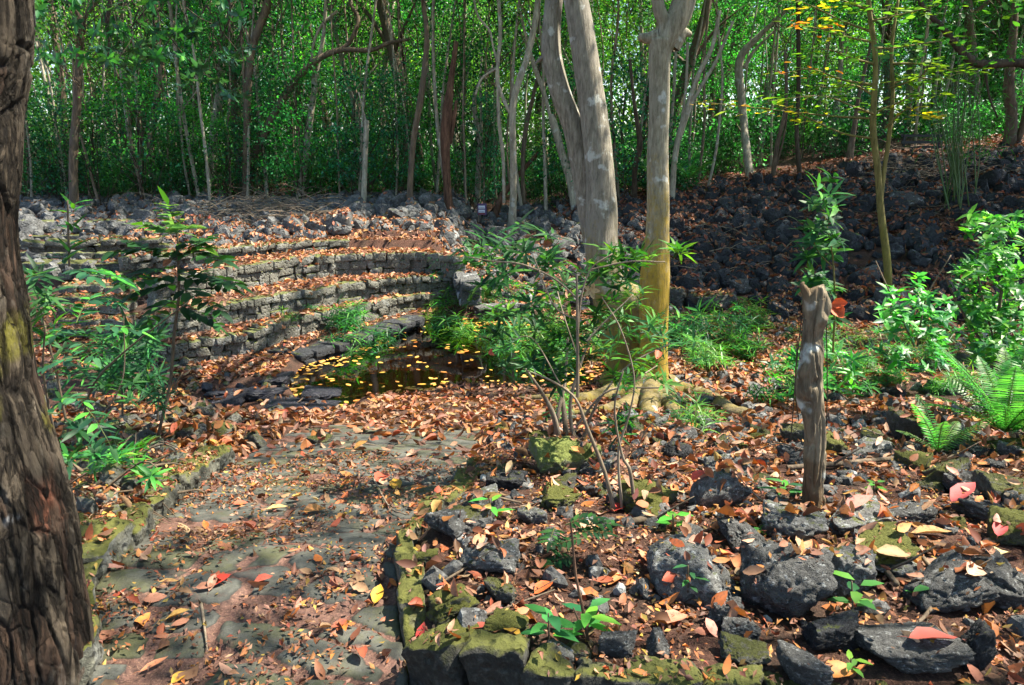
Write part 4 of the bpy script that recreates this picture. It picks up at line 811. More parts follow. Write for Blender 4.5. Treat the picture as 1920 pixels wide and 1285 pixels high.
# ---------------- foreground trunk at the left edge, with flaking bark
def foretree():
    g = np.array([-1.52, 2.05, -.05]); r = thing('big_tree', tuple(g), 'rough flaking dark barked trunk filling the left edge of the foreground', 'tree')
    nz, na = 900, 460; zz = np.linspace(-.15, 4.2, nz); a = np.linspace(0, 2*math.pi, na, endpoint=False); ZZ, AA = np.meshgrid(zz, a, indexing='ij')
    E = np.array([at_y(a_, b_, 2.17) for a_, b_ in ((230, 1400), (185, 1285), (163, 1130), (142, 1000), (125, 900), (92, 800), (62, 700), (42, 560), (28, 480), (24, 400), (33, 220), (46, 150), (55, 60), (52, 0), (60, -120), (80, -400))])
    R1 = np.interp(zz, [0, .3, 1, 4], [.235, .215, .2, .19]); R0 = R1[:, None]; cx = (np.interp(zz+g[2], E[:, 2], E[:, 0])-.8*R1-g[0])[:, None]
    p = xyz(np.cos(AA)*R0*1., np.sin(AA)*R0)+np.stack([0*ZZ, 0*ZZ, ZZ], -1)
    wv = np.stack([fbm(p*3.5, 4, 50), fbm(p*3.5, 4, 51), fbm(p*3, 4, 52)], -1)*np.array([.035, .035, .2])
    def voro(q, sd):
        b = np.floor(q).astype(np.int64); f1 = np.full(q.shape[:-1], 9.); f2 = f1.copy(); idv = np.zeros(q.shape[:-1])
        for dx in (-1, 0, 1):
            for dy in (-1, 0, 1):
                for dz in (-1, 0, 1):
                    cx_, cy_, cz_ = b[..., 0]+dx, b[..., 1]+dy, b[..., 2]+dz
                    d = np.sqrt((q[..., 0]-cx_-_h(cx_, cy_, cz_, sd))**2+(q[..., 1]-cy_-_h(cx_, cy_, cz_, sd+1))**2+(q[..., 2]-cz_-_h(cx_, cy_, cz_, sd+2))**2)
                    n_ = d < f1; f2 = np.where(n_, f1, np.minimum(f2, d)); idv = np.where(n_, _h(cx_, cy_, cz_, sd+3), idv); f1 = np.where(n_, d, f1)
        return f2-f1, idv
    q = p+wv; e1, i1 = voro(q*np.array([15, 15, 3.2]), 1); e2, i2 = voro(q*np.array([34, 34, 9])+7, 5)
    c1 = sm(.0, .14, e1); c2 = sm(0, .12, e2); crack = c1*(.55+.45*c2); patch = sm(.35, .55, i1); n3 = fbm(p*np.array([40, 40, 10]), 4, 4)
    dsp = (c1-1)*.009+(c2-1)*.004+i1*.01+i2*.005+n3*.003+.018*fbm(p*np.array([4, 4, 1.5]), 3, 6)
    hue = fbm(p*np.array([5, 5, 3]), 4, 12); base = np.array([.09, .055, .037])*(1-i1[..., None])+np.array([.23, .185, .14])*i1[..., None]
    base = base*(1+.7*n3[..., None])*(1+.5*hue[..., None])*(.75+.5*i2[..., None]); base = base*(.2+.8*crack[..., None])
    red = sm(.1, .3, fbm(p*np.array([4, 4, 1.5]), 4, 21))[..., None]*.7*(1-patch[..., None]); base = base*(1-red)+red*np.array([.12, .04, .022])
    mo = (sm(.0, .2, fbm(p*5, 5, 15)+.2-((ZZ-.98)/.2)**2*.5)*(c1*.6+.2))[..., None]; base = base*(1-mo*.7)+mo*.7*np.array([.1, .095, .014])
    wh = sm(.2, .3, fbm(p*6, 4, 31)-.55*sm(0, .4, np.abs(ZZ-.78)-.08)*(ZZ < 2))[..., None]*.7; base = base*(1-wh)+wh*np.array([.34, .35, .37])
    RR = R0+dsp; X = RR*np.cos(AA)+cx; Yv = RR*np.sin(AA); V = np.stack([X, Yv, ZZ], -1).reshape(-1, 3)
    i = np.arange(nz-1)[:, None]*na; j = np.arange(na)[None]; Fq = np.stack([i+j, i+(j+1) % na, i+na+(j+1) % na, i+na+j], -1).reshape(-1, 4)
    hue = fbm(p*np.array([5, 5, 3]), 4, 12); base = np.where((patch > .5)[..., None], np.array([.1, .078, .056]), np.array([.06, .036, .024]))
    base = base*(1+.6*n3[..., None])*(1+.5*hue[..., None]); base = base*(.25+.75*crack[..., None])
    red = sm(.22, .35, fbm(p*np.array([4, 4, 1.5]), 4, 21))[..., None]*.6; base = base*(1-red)+red*np.array([.17, .055, .03])
    mo = (sm(.0, .2, fbm(p*5, 5, 15)+.25-((ZZ-.95)/.28)**2*.5)*(patch*.5+.5))[..., None]; base = base*(1-mo*.8)+mo*.8*np.array([.13, .12, .012])
    wh = sm(.2, .3, fbm(p*6, 4, 31)-.55*sm(0, .4, np.abs(ZZ-.78)-.08)*(ZZ < 2))[..., None]*.8; base = base*(1-wh)+wh*np.array([.36, .37, .4])
    t = NT('flaking_bark'); at = t.n('Attribute', attribute_name='col'); co = coords(t, (1, 1, .3), False); f = t.noise(co, 42, 8, .75); c = t.mix(t.ramp(f, [(.46, 0.), (.66, .8)]), at.outputs['Color'], (.03, .023, .018)); cr = t.ramp(t.noise(coords(t, (1, 1, .13), False), 17, 9, .6, .6), [(.44, 1.), (.495, 0.), (.505, 0.), (.56, 1.)]); c = t.mix(cr, (.012, .009, .007), c)
    c = t.mix(t.ramp(t.noise(coords(t, (1, 1, .5), False), 9, 8, .8), [(.55, 0.), (.7, .7)]), c, (.22, .19, .155)); b = t.bump(cr, 1., .03); b = t.bump(f, 1., .015, b)
    link('trunk', MB().add(V, Fq, np.clip(base, .01, .6).reshape(-1, 3)).mesh('trunk', t.done(t.pbr(c, .85, b, .25))), r); return r
FT = foretree()
# ---------------- overhead canopy, shaped for dappled shade; these trees and added unseen ones carry it
LIT = [(400, 400, 2.5, .15), (650, 430, 2.5, .15), (150, 430, 1.5, .3), (860, 770, 1.3, .0), (1000, 800, .8, .1), (640, 945, .36, .0), (700, 1010, .22, .0), (500, 1120, .1, 0), (330, 1150, .12, .1), (600, 1150, .1, .1), (420, 960, .15, .1), (290, 970, .36, .0), (445, 1225, .34, .0), (600, 600, 2.2, .12), (760, 520, 2.0, .15), (430, 600, 1.5, .2), (900, 480, 1.5, .2), (1360, 720, 1.3, .0), (1700, 720, 1.4, .15),
       (1850, 800, .7, .0), (1560, 980, .55, .15), (1720, 990, .5, .1), (1340, 900, .35, .1), (1050, 860, .6, .0), (930, 1040, .3, .0), (1750, 900, .5, .05), (1250, 880, .5, .05), (1640, 1010, .5, .0), (840, 1000, .25, 0), (580, 690, 1.0, .3), (1580, 1060, .25, .1), (1180, 560, 1.1, .1), (750, 1060, .25, .1), (1480, 850, .6, .35), (300, 700, 1., .4), (1330, 600, 1.0, .1), (1200, 1010, .35, .2), (960, 900, .5, .3), (1100, 600, 1, .2), (560, 890, .4, .3)]
LITW = [(gnd(a, b), c, d) for a, b, c, d in LIT]
def dens(P):  # chance of keeping a leaf clump, low where sun patches should land
    k = P-np.array(SD)*((P[:, 2:3]+.6)/SD.z); d = np.full(len(P), .4)
    d = np.where((k[:, 0] > 3.2) & (k[:, 1] > 12.5), .95, d); d = np.where((k[:, 0] < -1.7) & (k[:, 1] < 8.5), .5, d); d = np.where((k[:, 1] < 3.2), .7, d); d = np.where((k[:, 1] < 5) & (np.abs(k[:, 0]+.9) < 1.1), 1., d)
    for g, r, v in LITW: d = np.where(np.hypot(k[:, 0]-g[0], k[:, 1]-g[1]) < r, v*.7, d)
    d = np.where((k[:, 1] > 18) | (np.abs(k[:, 0]) > 13), .12, d)
    return d
hosts = [(BT, np.array(BG), 8.5), (BT2, np.array(BG2), 8.5), (FT, np.array([-1.52, 2.05, 0]), 8)]
for hx, hy in ((8.5, 2.5), (14, 8), (7, -4.5), (15, -1), (-3, -4), (15, 15), (2.2, -2.5)):  # unseen trees added for the shade they cast on the clearing
    z = H1(hx, hy); hosts.append((bgtree(hx, hy, TRK[(int(abs(hx))) % 5], None, 'unseen tall canopy tree, added to shade the clearing', 'unseen trees added for shade around the viewer', 1., 'unseen_shade_tree'), np.array([hx, hy, z]), 9))
nC = 3900; C = np.stack([rng.uniform(-9, 19, nC), rng.uniform(-9, 19, nC), rng.uniform(7.2, 11.5, nC)], -1)
C2 = np.stack([rng.uniform(8, 19, 1500), rng.uniform(11, 21, 1500), rng.uniform(7.2, 11.5, 1500)], -1); C = np.vstack([C, C2]); C = C[rng.random(len(C)) < dens(C)]; hp = np.array([h[1] for h in hosts]); own = np.argmin(np.hypot(C[:, None, 0]-hp[None, :, 0], C[:, None, 1]-hp[None, :, 1]), 1)  # second batch: extra clumps added to darken the right bank
for hi, (hr, hg, hz) in enumerate(hosts):
    mb = MB(); Cs = C[own == hi]
    for c in Cs:
        m = int(rng.integers(22, 50)); P = c+rng.normal(size=(m, 3))*[.34, .34, .16]; D = rng.normal(size=(m, 3))+[0, 0, -.3]; N = rng.normal(size=(m, 3))*.4+[0, 0, 1]; ln = rng.uniform(.1, .17, m)
        leaves(mb, P, D, N, ln, ln*.5, pick(GRN+BRT[:2], m), DIAM, .1)
        if rng.random() < .35: b = np.array([hg[0], hg[1], hz-1.5]); mb.add(*tube([b, b*.5+c*.5+[0, 0, -.3], c], [.05, .035, .01], 8, 5), mi=1)
    if len(Cs):
        o = link('crown', mb.mesh('crown', [M_LEAF, M_PALE]), hr); o.matrix_parent_inverse = hr.matrix_basis.inverted() if False else (Matrix.Translation(hr.location) @ hr.rotation_euler.to_matrix().to_4x4() @ Matrix.Diagonal((*hr.scale, 1))).inverted()  # out-of-view crown, its gaps laid out for the dappling below
# ---------------- plant builders
def rosette(mb, p, ax, n, L, Wd, cols, up=.35, tm=LANCE, mi=0, droop=-.2):
    ax = np.array(ax, float); ax /= np.linalg.norm(ax); u = np.cross(ax, [.3, .9, .1]); u /= np.linalg.norm(u); v = np.cross(ax, u)
    a = np.arange(n)*2.4+rng.uniform(0, 6); e = up+rng.normal(size=n)*.3; D = u*np.cos(a)[:, None]+v*np.sin(a)[:, None]+ax*e[:, None]
    N = ax-D*.3+rng.normal(size=(n, 3))*.12; ln = L*rng.uniform(.65, 1.2, n); P = np.array(p)-ax*np.linspace(0, L*.35, n)[:, None]
    leaves(mb, P, D, N, ln, Wd*rng.uniform(.8, 1.15, n), pick(cols, n), tm, .12, droop+rng.normal(size=n)*.1, mi, .15)
def pinnate(mb, p, D, L, n, lL, lW, cols, droop=.25, tm=OVATE, up=(0, 0, 1), stem=(.12, .14, .05)):
    D = np.array(D, float); D /= np.linalg.norm(D); up = np.array(up, float); S = np.cross(D, up); S /= np.linalg.norm(S)+1e-9; t = np.linspace(.15, 1, n)
    P = np.array(p)+D*(t*L)[:, None]+up*(-(t**2)*droop*L)[:, None]; T = D+up*(-2*t*droop)[:, None]
    for s in (-1, 1): leaves(mb, P, T*.45+S*s+rng.normal(size=(n, 3))*.12, np.tile(up, (n, 1))+rng.normal(size=(n, 3))*.25, lL*rng.uniform(.8, 1.15, n)*np.clip(1.25-t*.5, .4, 1), lW, pick(cols, n), tm, .15, -.15)
    leaves(mb, P[-1:], T[-1:], up[None], lL, lW, pick(cols, 1), tm, .15, -.15)
    V, f = tube(np.vstack([p, P]), np.linspace(.0035, .0012, n+1), n+3, 4); mb.add(V, f, stem)
def plant(name, base, label, cat, stems, Y, fol, bark=M_BROWN, leafmat=M_GLOSS, group=None, zj=.12):
    """stems: photo polylines with width px; fol(mb, base) adds leaves in world space"""
    g = gnd(*base) if not isinstance(base, np.ndarray) else base; r = thing(name, tuple(g), label, cat, group)
    if stems:
        mb = MB()
        for ln in stems:
            P = wl([(a, b) for a, b, c in ln], Y or g[1]); P[1:, 1] += zj*rng.normal()*np.linspace(0, 1, len(P))[1:]; rad = [max(.0015, mpx(c, P[i])/2) for i, (a, b, c) in enumerate(ln)]; mb.add(*tube(P-np.array(g), rad, len(P)*5, 7, .06, 20))
        link('stem', mb.mesh('stem', bark), r)
    mb = MB(); fol(mb, g)
    if mb.n:
        for i in range(len(mb.V)): mb.V[i] = mb.V[i]-np.array(g)
        link('foliage', mb.mesh('foliage', leafmat), r)
    return r
PK = lambda px, py, Y, j=.25: at_y(px, py, Y+rng.normal()*j)
# multi stemmed evergreen shrub in the centre
def f1(mb, g):
    for (a, b, s, br) in [(868, 488, .8, 0), (900, 470, 1, 0), (925, 525, 1, 0), (955, 462, 1, 0), (1000, 470, 1.1, 0), (1022, 490, 1, 0), (1030, 560, 1, 1), (1060, 600, .9, 0), (990, 568, 1.1, 0), (930, 575, .8, 1), (1150, 465, 1.1, 1), (1178, 478, 1.1, 0), (1130, 505, 1, 0), (1168, 503, 1, 1), (1245, 484, .8, 1), (1192, 548, .8, 1), (960, 645, .8, 0), (1000, 640, .9, 0), (1050, 655, .9, 1), (1120, 600, .9, 0), (1150, 640, .9, 1), (1190, 615, .9, 1), (1110, 560, .9, 0), (1085, 640, .9, 0), (1230, 692, .8, 1), (985, 700, .8, 0), (1045, 712, .8, 0), (1165, 690, .9, 0), (905, 540, .7, 0), (1060, 520, .8, 0)]:
        for q in range(4):
            p = PK(a+rng.normal()*24, b+rng.normal()*16, 4.0, .2); rosette(mb, p, [rng.normal()*.4, rng.normal()*.4, 1], int(rng.integers(8, 13)), .125*s, .023, (BRT+GRN) if br else (TEAL+GRN), .3)
plant('evergreen_shrub', (1152, 962), 'tall open evergreen shrub of lance leaved whorls in the centre of the picture', 'shrub', [[(1152, 962, 10), (1135, 890, 8), (1100, 800, 7), (1078, 745, 5), (1035, 712, 4), (985, 690, 2)], [(1166, 955, 6), (1160, 850, 5), (1180, 780, 4), (1190, 710, 3), (1165, 620, 3), (1130, 560, 2)], [(1190, 950, 8), (1180, 880, 7), (1165, 850, 5), (1150, 760, 4), (1165, 690, 3)],
  [(1083, 745, 7), (1083, 650, 6), (1082, 560, 5), (1081, 515, 4)], [(1082, 560, 4), (1040, 525, 4), (980, 500, 4), (920, 495, 3), (870, 488, 2)], [(1083, 640, 4), (1090, 560, 4), (1110, 505, 3), (1150, 478, 3)], [(1100, 640, 4), (1140, 600, 3), (1190, 555, 2)], [(1083, 600, 3), (1040, 575, 3), (1000, 480, 2)], [(1050, 720, 3), (1000, 640, 2), (960, 645, 2)], [(1110, 505, 3), (1180, 490, 3), (1245, 490, 2)], [(1210, 700, 3), (1235, 690, 2)], [(1090, 690, 3), (1060, 600, 2), (1050, 560, 2)]], None, f1, M_TWIG, zj=.1)
def f2(mb, g):
    for q in range(30): p = PK(rng.uniform(960, 1330), rng.uniform(580, 690), 6.2, .5); rosette(mb, p, [rng.normal()*.5, rng.normal()*.3, 1], 10, .17, .025, GRN+TEAL+BRT[:1], .35)
plant('evergreen_shrub', (1045, 828), 'cluster of bare upright stems with leafy tops behind the open shrub', 'shrub', [[(1050, 832, 13), (1035, 770, 10), (1010, 720, 6), (985, 680, 4)], [(1040, 830, 11), (1048, 780, 8), (1062, 730, 6), (1070, 640, 4)], [(1062, 830, 12), (1058, 770, 9), (1045, 700, 5)], [(1075, 828, 8), (1070, 760, 7), (1090, 690, 5), (1120, 620, 3)], [(1090, 835, 6), (1120, 760, 5), (1180, 690, 4), (1260, 650, 3)], [(1080, 800, 5), (1140, 730, 4), (1240, 720, 3), (1310, 690, 2)]], None, f2, M_TWIG)
def f3(mb, g):
    for q in range(7): a = rng.uniform(0, 6.28); rosette(mb, g+[.05*math.cos(a), .05*math.sin(a), rng.uniform(.15, .5)], [math.cos(a)*.5, math.sin(a)*.5, 1], 8, .13, .02, GRN+TEAL)
plant('shrub', (1165, 850), 'low leafy shoots around the thin stems right of the tall mossy stone', 'shrub', [[(1160, 900, 4), (1162, 820, 3)], [(1175, 890, 3), (1200, 800, 3), (1212, 760, 2)]], None, f3, M_PALE)
# sapling on the left with a bright top
def f4(mb, g):
    Y = 5.0
    for (a, b, dx, dz, L, n, cs) in [(330, 440, -.5, .25, .2, 5, BRT), (330, 440, .5, .35, .2, 5, BRT), (330, 430, -.1, 1, .16, 5, BRT), (330, 455, .9, .1, .25, 6, BRT+TEAL), (328, 470, -1, .15, .34, 7, TEAL), (330, 475, 1, .1, .36, 7, TEAL), (330, 500, -1, -.1, .36, 7, TEAL), (332, 505, 1, -.05, .36, 7, TEAL), (332, 530, -1, -.15, .3, 6, TEAL), (333, 540, 1, -.2, .32, 6, TEAL), (330, 560, -.8, -.4, .25, 5, TEAL), (330, 570, .8, -.4, .22, 5, TEAL), (329, 490, -.6, .5, .3, 6, TEAL), (331, 490, .6, .5, .3, 6, TEAL), (333, 520, .4, .0, .3, 6, TEAL), (330, 520, -.5, .1, .3, 6, TEAL)]:
        for q in range(1): pinnate(mb, PK(a, b, Y, .02), [dx, rng.uniform(-.7, .3), dz], L*1.15, n+1, .15, .062, cs, .15)
plant('sapling', (290, 850), 'slender sapling with dark oval leaves and a bright green top, left of the path', 'sapling', [[(285, 870, 7), (300, 800, 6), (318, 720, 6), (326, 620, 6), (333, 560, 5), (332, 490, 5), (330, 425, 3)], [(300, 800, 4), (318, 740, 3), (340, 700, 2)]], 5.0, f4, M_BROWN)
# left bushes
def bushf(boxs, n, Y, L, W, cols, kind='ros', pn=9):
    def f(mb, g):
        for q in range(n):
            b = boxs[rng.integers(len(boxs))]; p = PK(rng.uniform(b[0], b[2]), rng.uniform(b[1], b[3]), Y, .3)
            if kind == 'ros': rosette(mb, p, [rng.normal()*.5, rng.normal()*.4-.2, 1], pn, L*rng.uniform(.7, 1.2), W, cols, .3)
            else: pinnate(mb, p, [rng.normal(), rng.normal()*.5-.3, rng.uniform(-.1, .6)], L*rng.uniform(1.5, 2.5), 6, L, W, cols, .3)
    return f
plant('leafy_shrub', (150, 800), 'spreading shrub of narrow blue green leaves beside the big left trunk', 'shrub', [[(150, 820, 5), (190, 720, 4), (260, 650, 4), (400, 545, 2)], [(130, 820, 5), (110, 700, 4), (80, 560, 3)], [(170, 810, 4), (220, 720, 3), (215, 600, 2)]], 4.4, bushf([(40, 500, 110, 620), (60, 620, 200, 700), (100, 680, 260, 800)], 25, 4.4, .14, .026, TEAL+TEAL+GRN), zj=.3)
plant('leafy_shrub', (110, 850), 'shrub with feathery drooping compound leaves at the foot of the left trunk', 'shrub', [[(110, 850, 5), (100, 700, 4), (120, 600, 3)]], 3.5, bushf([(80, 500, 200, 640), (100, 640, 240, 800)], 15, 3.6, .085, .032, TEAL+BRT[:1], 'pin'), zj=.2)
plant('lance_leaf_plant', (250, 740), 'dark lance leaved plant between the left shrub and the lowest terrace', 'plant', [[(230, 780, 4), (225, 700, 4), (215, 640, 3)], [(260, 760, 4), (275, 680, 3)]], 5.4, bushf([(190, 620, 290, 740)], 20, 5.4, .2, .026, TEAL+GRN, 'ros', 13))
plant('lance_leaf_plant', (300, 770), 'small dark rosette plant at the foot of the left sapling', 'plant', [[(295, 790, 4), (300, 730, 3)]], 5.2, bushf([(265, 690, 330, 770)], 10, 5.2, .13, .02, TEAL, 'ros', 12))
plant('lance_leaf_plant', (225, 900), 'bright green rosette plant behind the left kerb', 'plant', None, 3.6, bushf([(190, 820, 285, 890)], 12, 3.7, .12, .022, GRN+BRT, 'ros', 11))
plant('fan_leaf_plant', (240, 640), 'pale fan leaved clump in front of the stone steps', 'plant', None, 6.6, bushf([(150, 630, 290, 700)], 15, 6.6, .24, .026, TEAL+GRN, 'ros', 12))
plant('leafy_shrub', (150, 880), 'loose low greenery on the bank behind the left kerb', 'shrub', None, 3.3, bushf([(120, 800, 200, 900)], 10, 3.4, .1, .03, TEAL+GRN))
plant('young_plant', (133, 470), 'young upright plant with long narrow leaves in front of the upper steps', 'plant', [[(130, 500, 4), (133, 430, 4), (137, 375, 3)]], 8.5, lambda mb, g: [rosette(mb, PK(a, b, 8.5, .05), [0, 0, 1], 5, .28, .06, c, .6) for a, b, c in ((137, 385, BRT), (133, 420, TEAL), (130, 460, TEAL), (118, 480, TEAL))])
# seedlings in the bed
def seedl(mb, g, h, n, L, W, cols, tm=OVATE):
    for i in range(n): a = i*2.4+rng.uniform(0, 1); leaves(mb, (g+[.01*math.cos(a), .01*math.sin(a), h*(.35+.65*i/max(1, n-1))])[None], np.array([[math.cos(a), math.sin(a), .25]]), np.array([[-.2*math.cos(a), -.2*math.sin(a), 1]]), L*rng.uniform(.8, 1.2), W, pick(cols, 1), tm, .15, -.25)
for (b, top, n, L, W, cs, lb) in [((1105, 1205), 0, 0, 0, 0, TEAL, ''), ((1100, 1200), (1075, 1140), 9, .09, .038, BRT+GRN, 'bright glossy seedling with oval leaves left of the teal seedling'), ((1030, 1215), (1028, 1150), 8, .085, .042, GRN, 'green six leaved seedling behind the front mossy wall'), ((920, 975), (918, 935), 5, .085, .03, BRT, 'small bright seedling standing on the grey rock of the bed'),
     ((1262, 1000), (1262, 965), 6, .07, .045, BRT, 'yellow green seedling behind the angular boulder'), ((1600, 1165), (1597, 1090), 7, .08, .04, GRN, 'dark green seedling between the lower right boulders'), ((1592, 1265), (1596, 1235), 6, .05, .02, BRT, 'tiny sprout at the bottom right among the rocks'), ((1470, 935), (1470, 905), 7, .1, .035, GRN, 'seedling spreading leaves left of the snag foot'),
     ((1640, 925), (1638, 905), 6, .05, .03, BRT, 'tiny seedling right of the snag foot'), ((1290, 1130), (1290, 1060), 10, .05, .02, TEAL, 'slim seedling in front of the angular boulder'), ((1740, 1140), (1735, 1100), 5, .07, .035, GRN, 'small seedling right of the porous boulders'), ((1420, 1000), (1425, 985), 6, .05, .025, BRT, 'tiny bright seedling above the black pitted boulder'), ((1300, 800), (1300, 765), 9, .16, .03, GRN, 'narrow leaved tuft beside the right hand root'), ((1340, 795), (1345, 770), 7, .12, .03, GRN, 'small leafy tuft under the right hand root')]:
    if not lb: continue
    g = gnd(*b); Y = g[1]; T = at_y(top[0], top[1], Y); h = max(.03, T[2]-g[2])
    plant('seedling', g, lb, 'seedling', [[(b[0], b[1], 4), (top[0], top[1], 3)]], Y, lambda mb, g_, h=h, n=n, L=L, W=W, cs=cs: seedl(mb, g_, h, n, L, W, cs), zj=0)
def f5(mb, g):
    for (a, b, s) in [(1060, 985, 1.), (1075, 1000, 1), (1095, 1010, 1), (1040, 990, .9), (1100, 985, .8), (1075, 1045, .8), (1090, 1075, .8), (1110, 1080, .9), (1060, 1060, .7), (1115, 1110, .8), (1095, 1120, .8), (1070, 1110, .7), (1110, 1040, .8)]: pinnate(mb, PK(a, b, 2.62, .05), [rng.normal(), rng.normal()*.5-.3, .15], .12*s, 6, .06, .02, TEAL, .2)
plant('seedling', (1105, 1205), 'tall dark teal seedling with tiny paired leaves in the front of the bed', 'seedling', [[(1103, 1205, 7), (1092, 1140, 6), (1080, 1080, 5), (1072, 1000, 4), (1068, 975, 2)]], None, f5, M_REDB, zj=0)
# sapling behind the snag
def f6(mb, g):
    for (a, b) in [(1545, 345), (1530, 375), (1560, 380), (1515, 420), (1545, 410), (1570, 440), (1530, 455), (1555, 470), (1510, 475), (1530, 515), (1560, 520), (1500, 540), (1548, 545), (1570, 600)]:
        for q in range(2): rosette(mb, PK(a+rng.normal()*8, b+rng.normal()*6, 7.2, .15), [rng.normal()*.5, -.3, 1], 9, .19, .06, GRN+TEAL+BRT[:1], .2, OVATE)
plant('sapling', (1565, 640), 'thin sapling with spaced leaf whorls rising behind the broken snag', 'sapling', [[(1562, 660, 4), (1565, 560, 4), (1560, 470, 3), (1545, 400, 3), (1545, 345, 2)], [(1560, 500, 3), (1530, 470, 2), (1512, 430, 2)]], 7.2, f6, M_OLIVE)
# bright shrub right edge
plant('bright_shrub', (1865, 800), 'bright green small leaved shrub at the right edge above the fern', 'shrub', [[(1862, 820, 14), (1866, 700, 11), (1880, 600, 7), (1900, 480, 4)], [(1868, 680, 6), (1800, 580, 4), (1770, 520, 3)], [(1868, 700, 5), (1915, 600, 4), (1930, 520, 3)], [(1866, 650, 4), (1830, 500, 3), (1850, 420, 2)]], 6.4, bushf([(1800, 400, 1935, 520), (1790, 480, 1935, 600), (1820, 560, 1935, 690), (1850, 620, 1930, 720)], 240, 6.4, .1, .042, BRT+GRN, 'ros', 9), M_BROWN, M_LEAF, zj=.3)
plant('bright_shrub', (1720, 640), 'lower sprawling shrub left of the bright one at the right edge', 'shrub', [[(1720, 650, 4), (1740, 560, 3), (1790, 480, 2)], [(1715, 650, 4), (1690, 560, 3), (1680, 500, 2)]], 8.2, bushf([(1650, 490, 1740, 600), (1700, 540, 1800, 640), (1640, 620, 1800, 700)], 60, 8.2, .14, .055, GRN+BRT, 'ros', 9), M_BROWN, M_LEAF, zj=.4)
plant('bright_shrub', (1540, 690), 'sparse green shrub around the foot of the thin sapling', 'shrub', None, 7.4, bushf([(1420, 640, 1600, 760)], 40, 7.6, .14, .036, GRN+BRT, 'ros', 9), M_BROWN, M_LEAF)
# ferns
def frond(L, n=34, w=.34, col=[(.08, .25, .06), (.12, .32, .07), (.06, .19, .05)], droop=.5):
    mb = MB(); t = np.linspace(.06, 1, n); P = np.stack([t*L*np.cos(t*droop), 0*t, t*L*(.95-droop*t*.8)], -1); T = np.gradient(P, axis=0); T /= np.linalg.norm(T, axis=1)[:, None]; up = np.stack([-T[:, 2], 0*t, T[:, 0]], -1)
    pl = L*w*.5*np.sin(np.clip(t*.93+.07, 0, 1)**.7*math.pi)**.75+.006
    for s in (-1, 1): leaves(mb, P, np.array([0, s, 0])+T*.28+rng.normal(size=(n, 3))*.04, up+rng.normal(size=(n, 3))*.08, pl*1.1, L/n*.7, pick(col, n, .15), LANCE, .1, -.18)
    V, f = tube(np.vstack([[0, 0, 0], P]), np.linspace(.005, .0012, n+1), n, 5); mb.add(V, f, (.14, .2, .05)); return mb.mesh('frond', M_LEAF)
FR = [frond(.62), frond(.56, droop=.65), frond(.7, droop=.45)]; FRs = [frond(.36, 24), frond(.3, 22, droop=.6)]
def fern(px, py, Y, n, fr, label, s=1., hz=.1):
    g = at_y(px, py, Y); g[2] = H1(g[0], g[1])+hz; r = thing('fern', tuple(g), label, 'fern')
    for i in range(n): o = link('frond', fr[i % len(fr)], r); o.rotation_euler = (rng.normal()*.15, rng.uniform(-.55, .25), i*6.283/n+rng.normal()*.2); o.scale = [s*rng.uniform(.8, 1.1)]*3
    return r
fern(1860, 960, 4.6, 22, FR, 'large bright green fern with arching fronds at the right edge', 1.0, .12)
fern(1745, 945, 4.3, 7, FRs, 'small fern growing between mossy rocks left of the large fern', 1.1, .05)
FRd = [frond(.5, 40, .3, GRN, .7), frond(.44, 40, .3, FT_+GRN, .8)]
fern(1225, 370, 17.5, 9, FRd, 'drooping fern like tuft behind the gap between the big trees', 1.3, .9)
fern(1290, 355, 18.5, 11, FRd, 'palm like fern on the rise right of the big right trunk', 1.6, .5)
# reeds and fan tufts in and around the pond
def tuft(L, n, wd, cols, fan=True, stems=7):
    mb = MB()
    for s in range(stems):
        a = rng.uniform(0, 6.28); e = np.array([math.cos(a)*rng.uniform(.05, .22), math.sin(a)*rng.uniform(.05, .22), rng.uniform(.12, .42)])*L/.2; V, f = tube([[0, 0, 0], e*[.4, .4, .6], e], [.004, .003, .002], 5, 4); mb.add(V, f, (.07, .12, .04))
        rosette(mb, e, [e[0]*1.5, e[1]*1.5, .9], n, L, wd, cols, .15, LANCE)
    return mb.mesh('foliage', M_LEAF)
TF = [tuft(.2, 12, .016, GRN+BRT), tuft(.17, 14, .014, BRT+GRN), tuft(.24, 10, .018, GRN+TEAL, stems=9), tuft(.2, 12, .015, BRT, stems=6)]
def reeds(poly, n, label, group, s=(.8, 1.3)):
    k = 0
    for q in range(n*50):
        px, py = rng.uniform(min(p[0] for p in poly), max(p[0] for p in poly)), rng.uniform(min(p[1] for p in poly), max(p[1] for p in poly))
        if not inpoly(np.array([px]), np.array([py]), poly)[0]: continue
        g = at_z(px, py, WZ+.02); g[2] = max(H1(g[0], g[1]), WZ-.15); o = link('reed_tuft', TF[rng.integers(4)], loc=g); c = rng.uniform(*s); o.scale = (c, c, c); o.rotation_euler[2] = rng.uniform(0, 6.28); tag(o, label, 'plant', group); k += 1
        if k >= n: break
reeds([(770, 600), (860, 575), (1010, 590), (1100, 630), (1150, 680), (1060, 670), (960, 665), (880, 640), (800, 620)], 44, 'narrow leaved reed tuft in the back of the pond behind the shrub', 'reed tufts in the pond')
reeds([(625, 650), (650, 618), (735, 612), (730, 640), (680, 665)], 12, 'fan leaved tuft growing on the left pond edge below the terraces', 'tufts on the left pond edge')
reeds([(1240, 640), (1430, 600), (1440, 650), (1330, 720), (1250, 710)], 30, 'bright reed tuft around the leafy pool right of the mossy tree', 'tufts around the right pool')
reeds([(1450, 700), (1800, 690), (1830, 760), (1600, 780), (1470, 760)], 34, 'grassy tuft on the sunny leaf flat behind the snag', 'tufts on the leaf flat', (.5, 1.))
reeds([(1450, 640), (1650, 640), (1900, 650), (1900, 690), (1450, 690)], 20, 'low tuft at the foot of the dark bank', 'tufts below the dark bank', (.5, 1.))
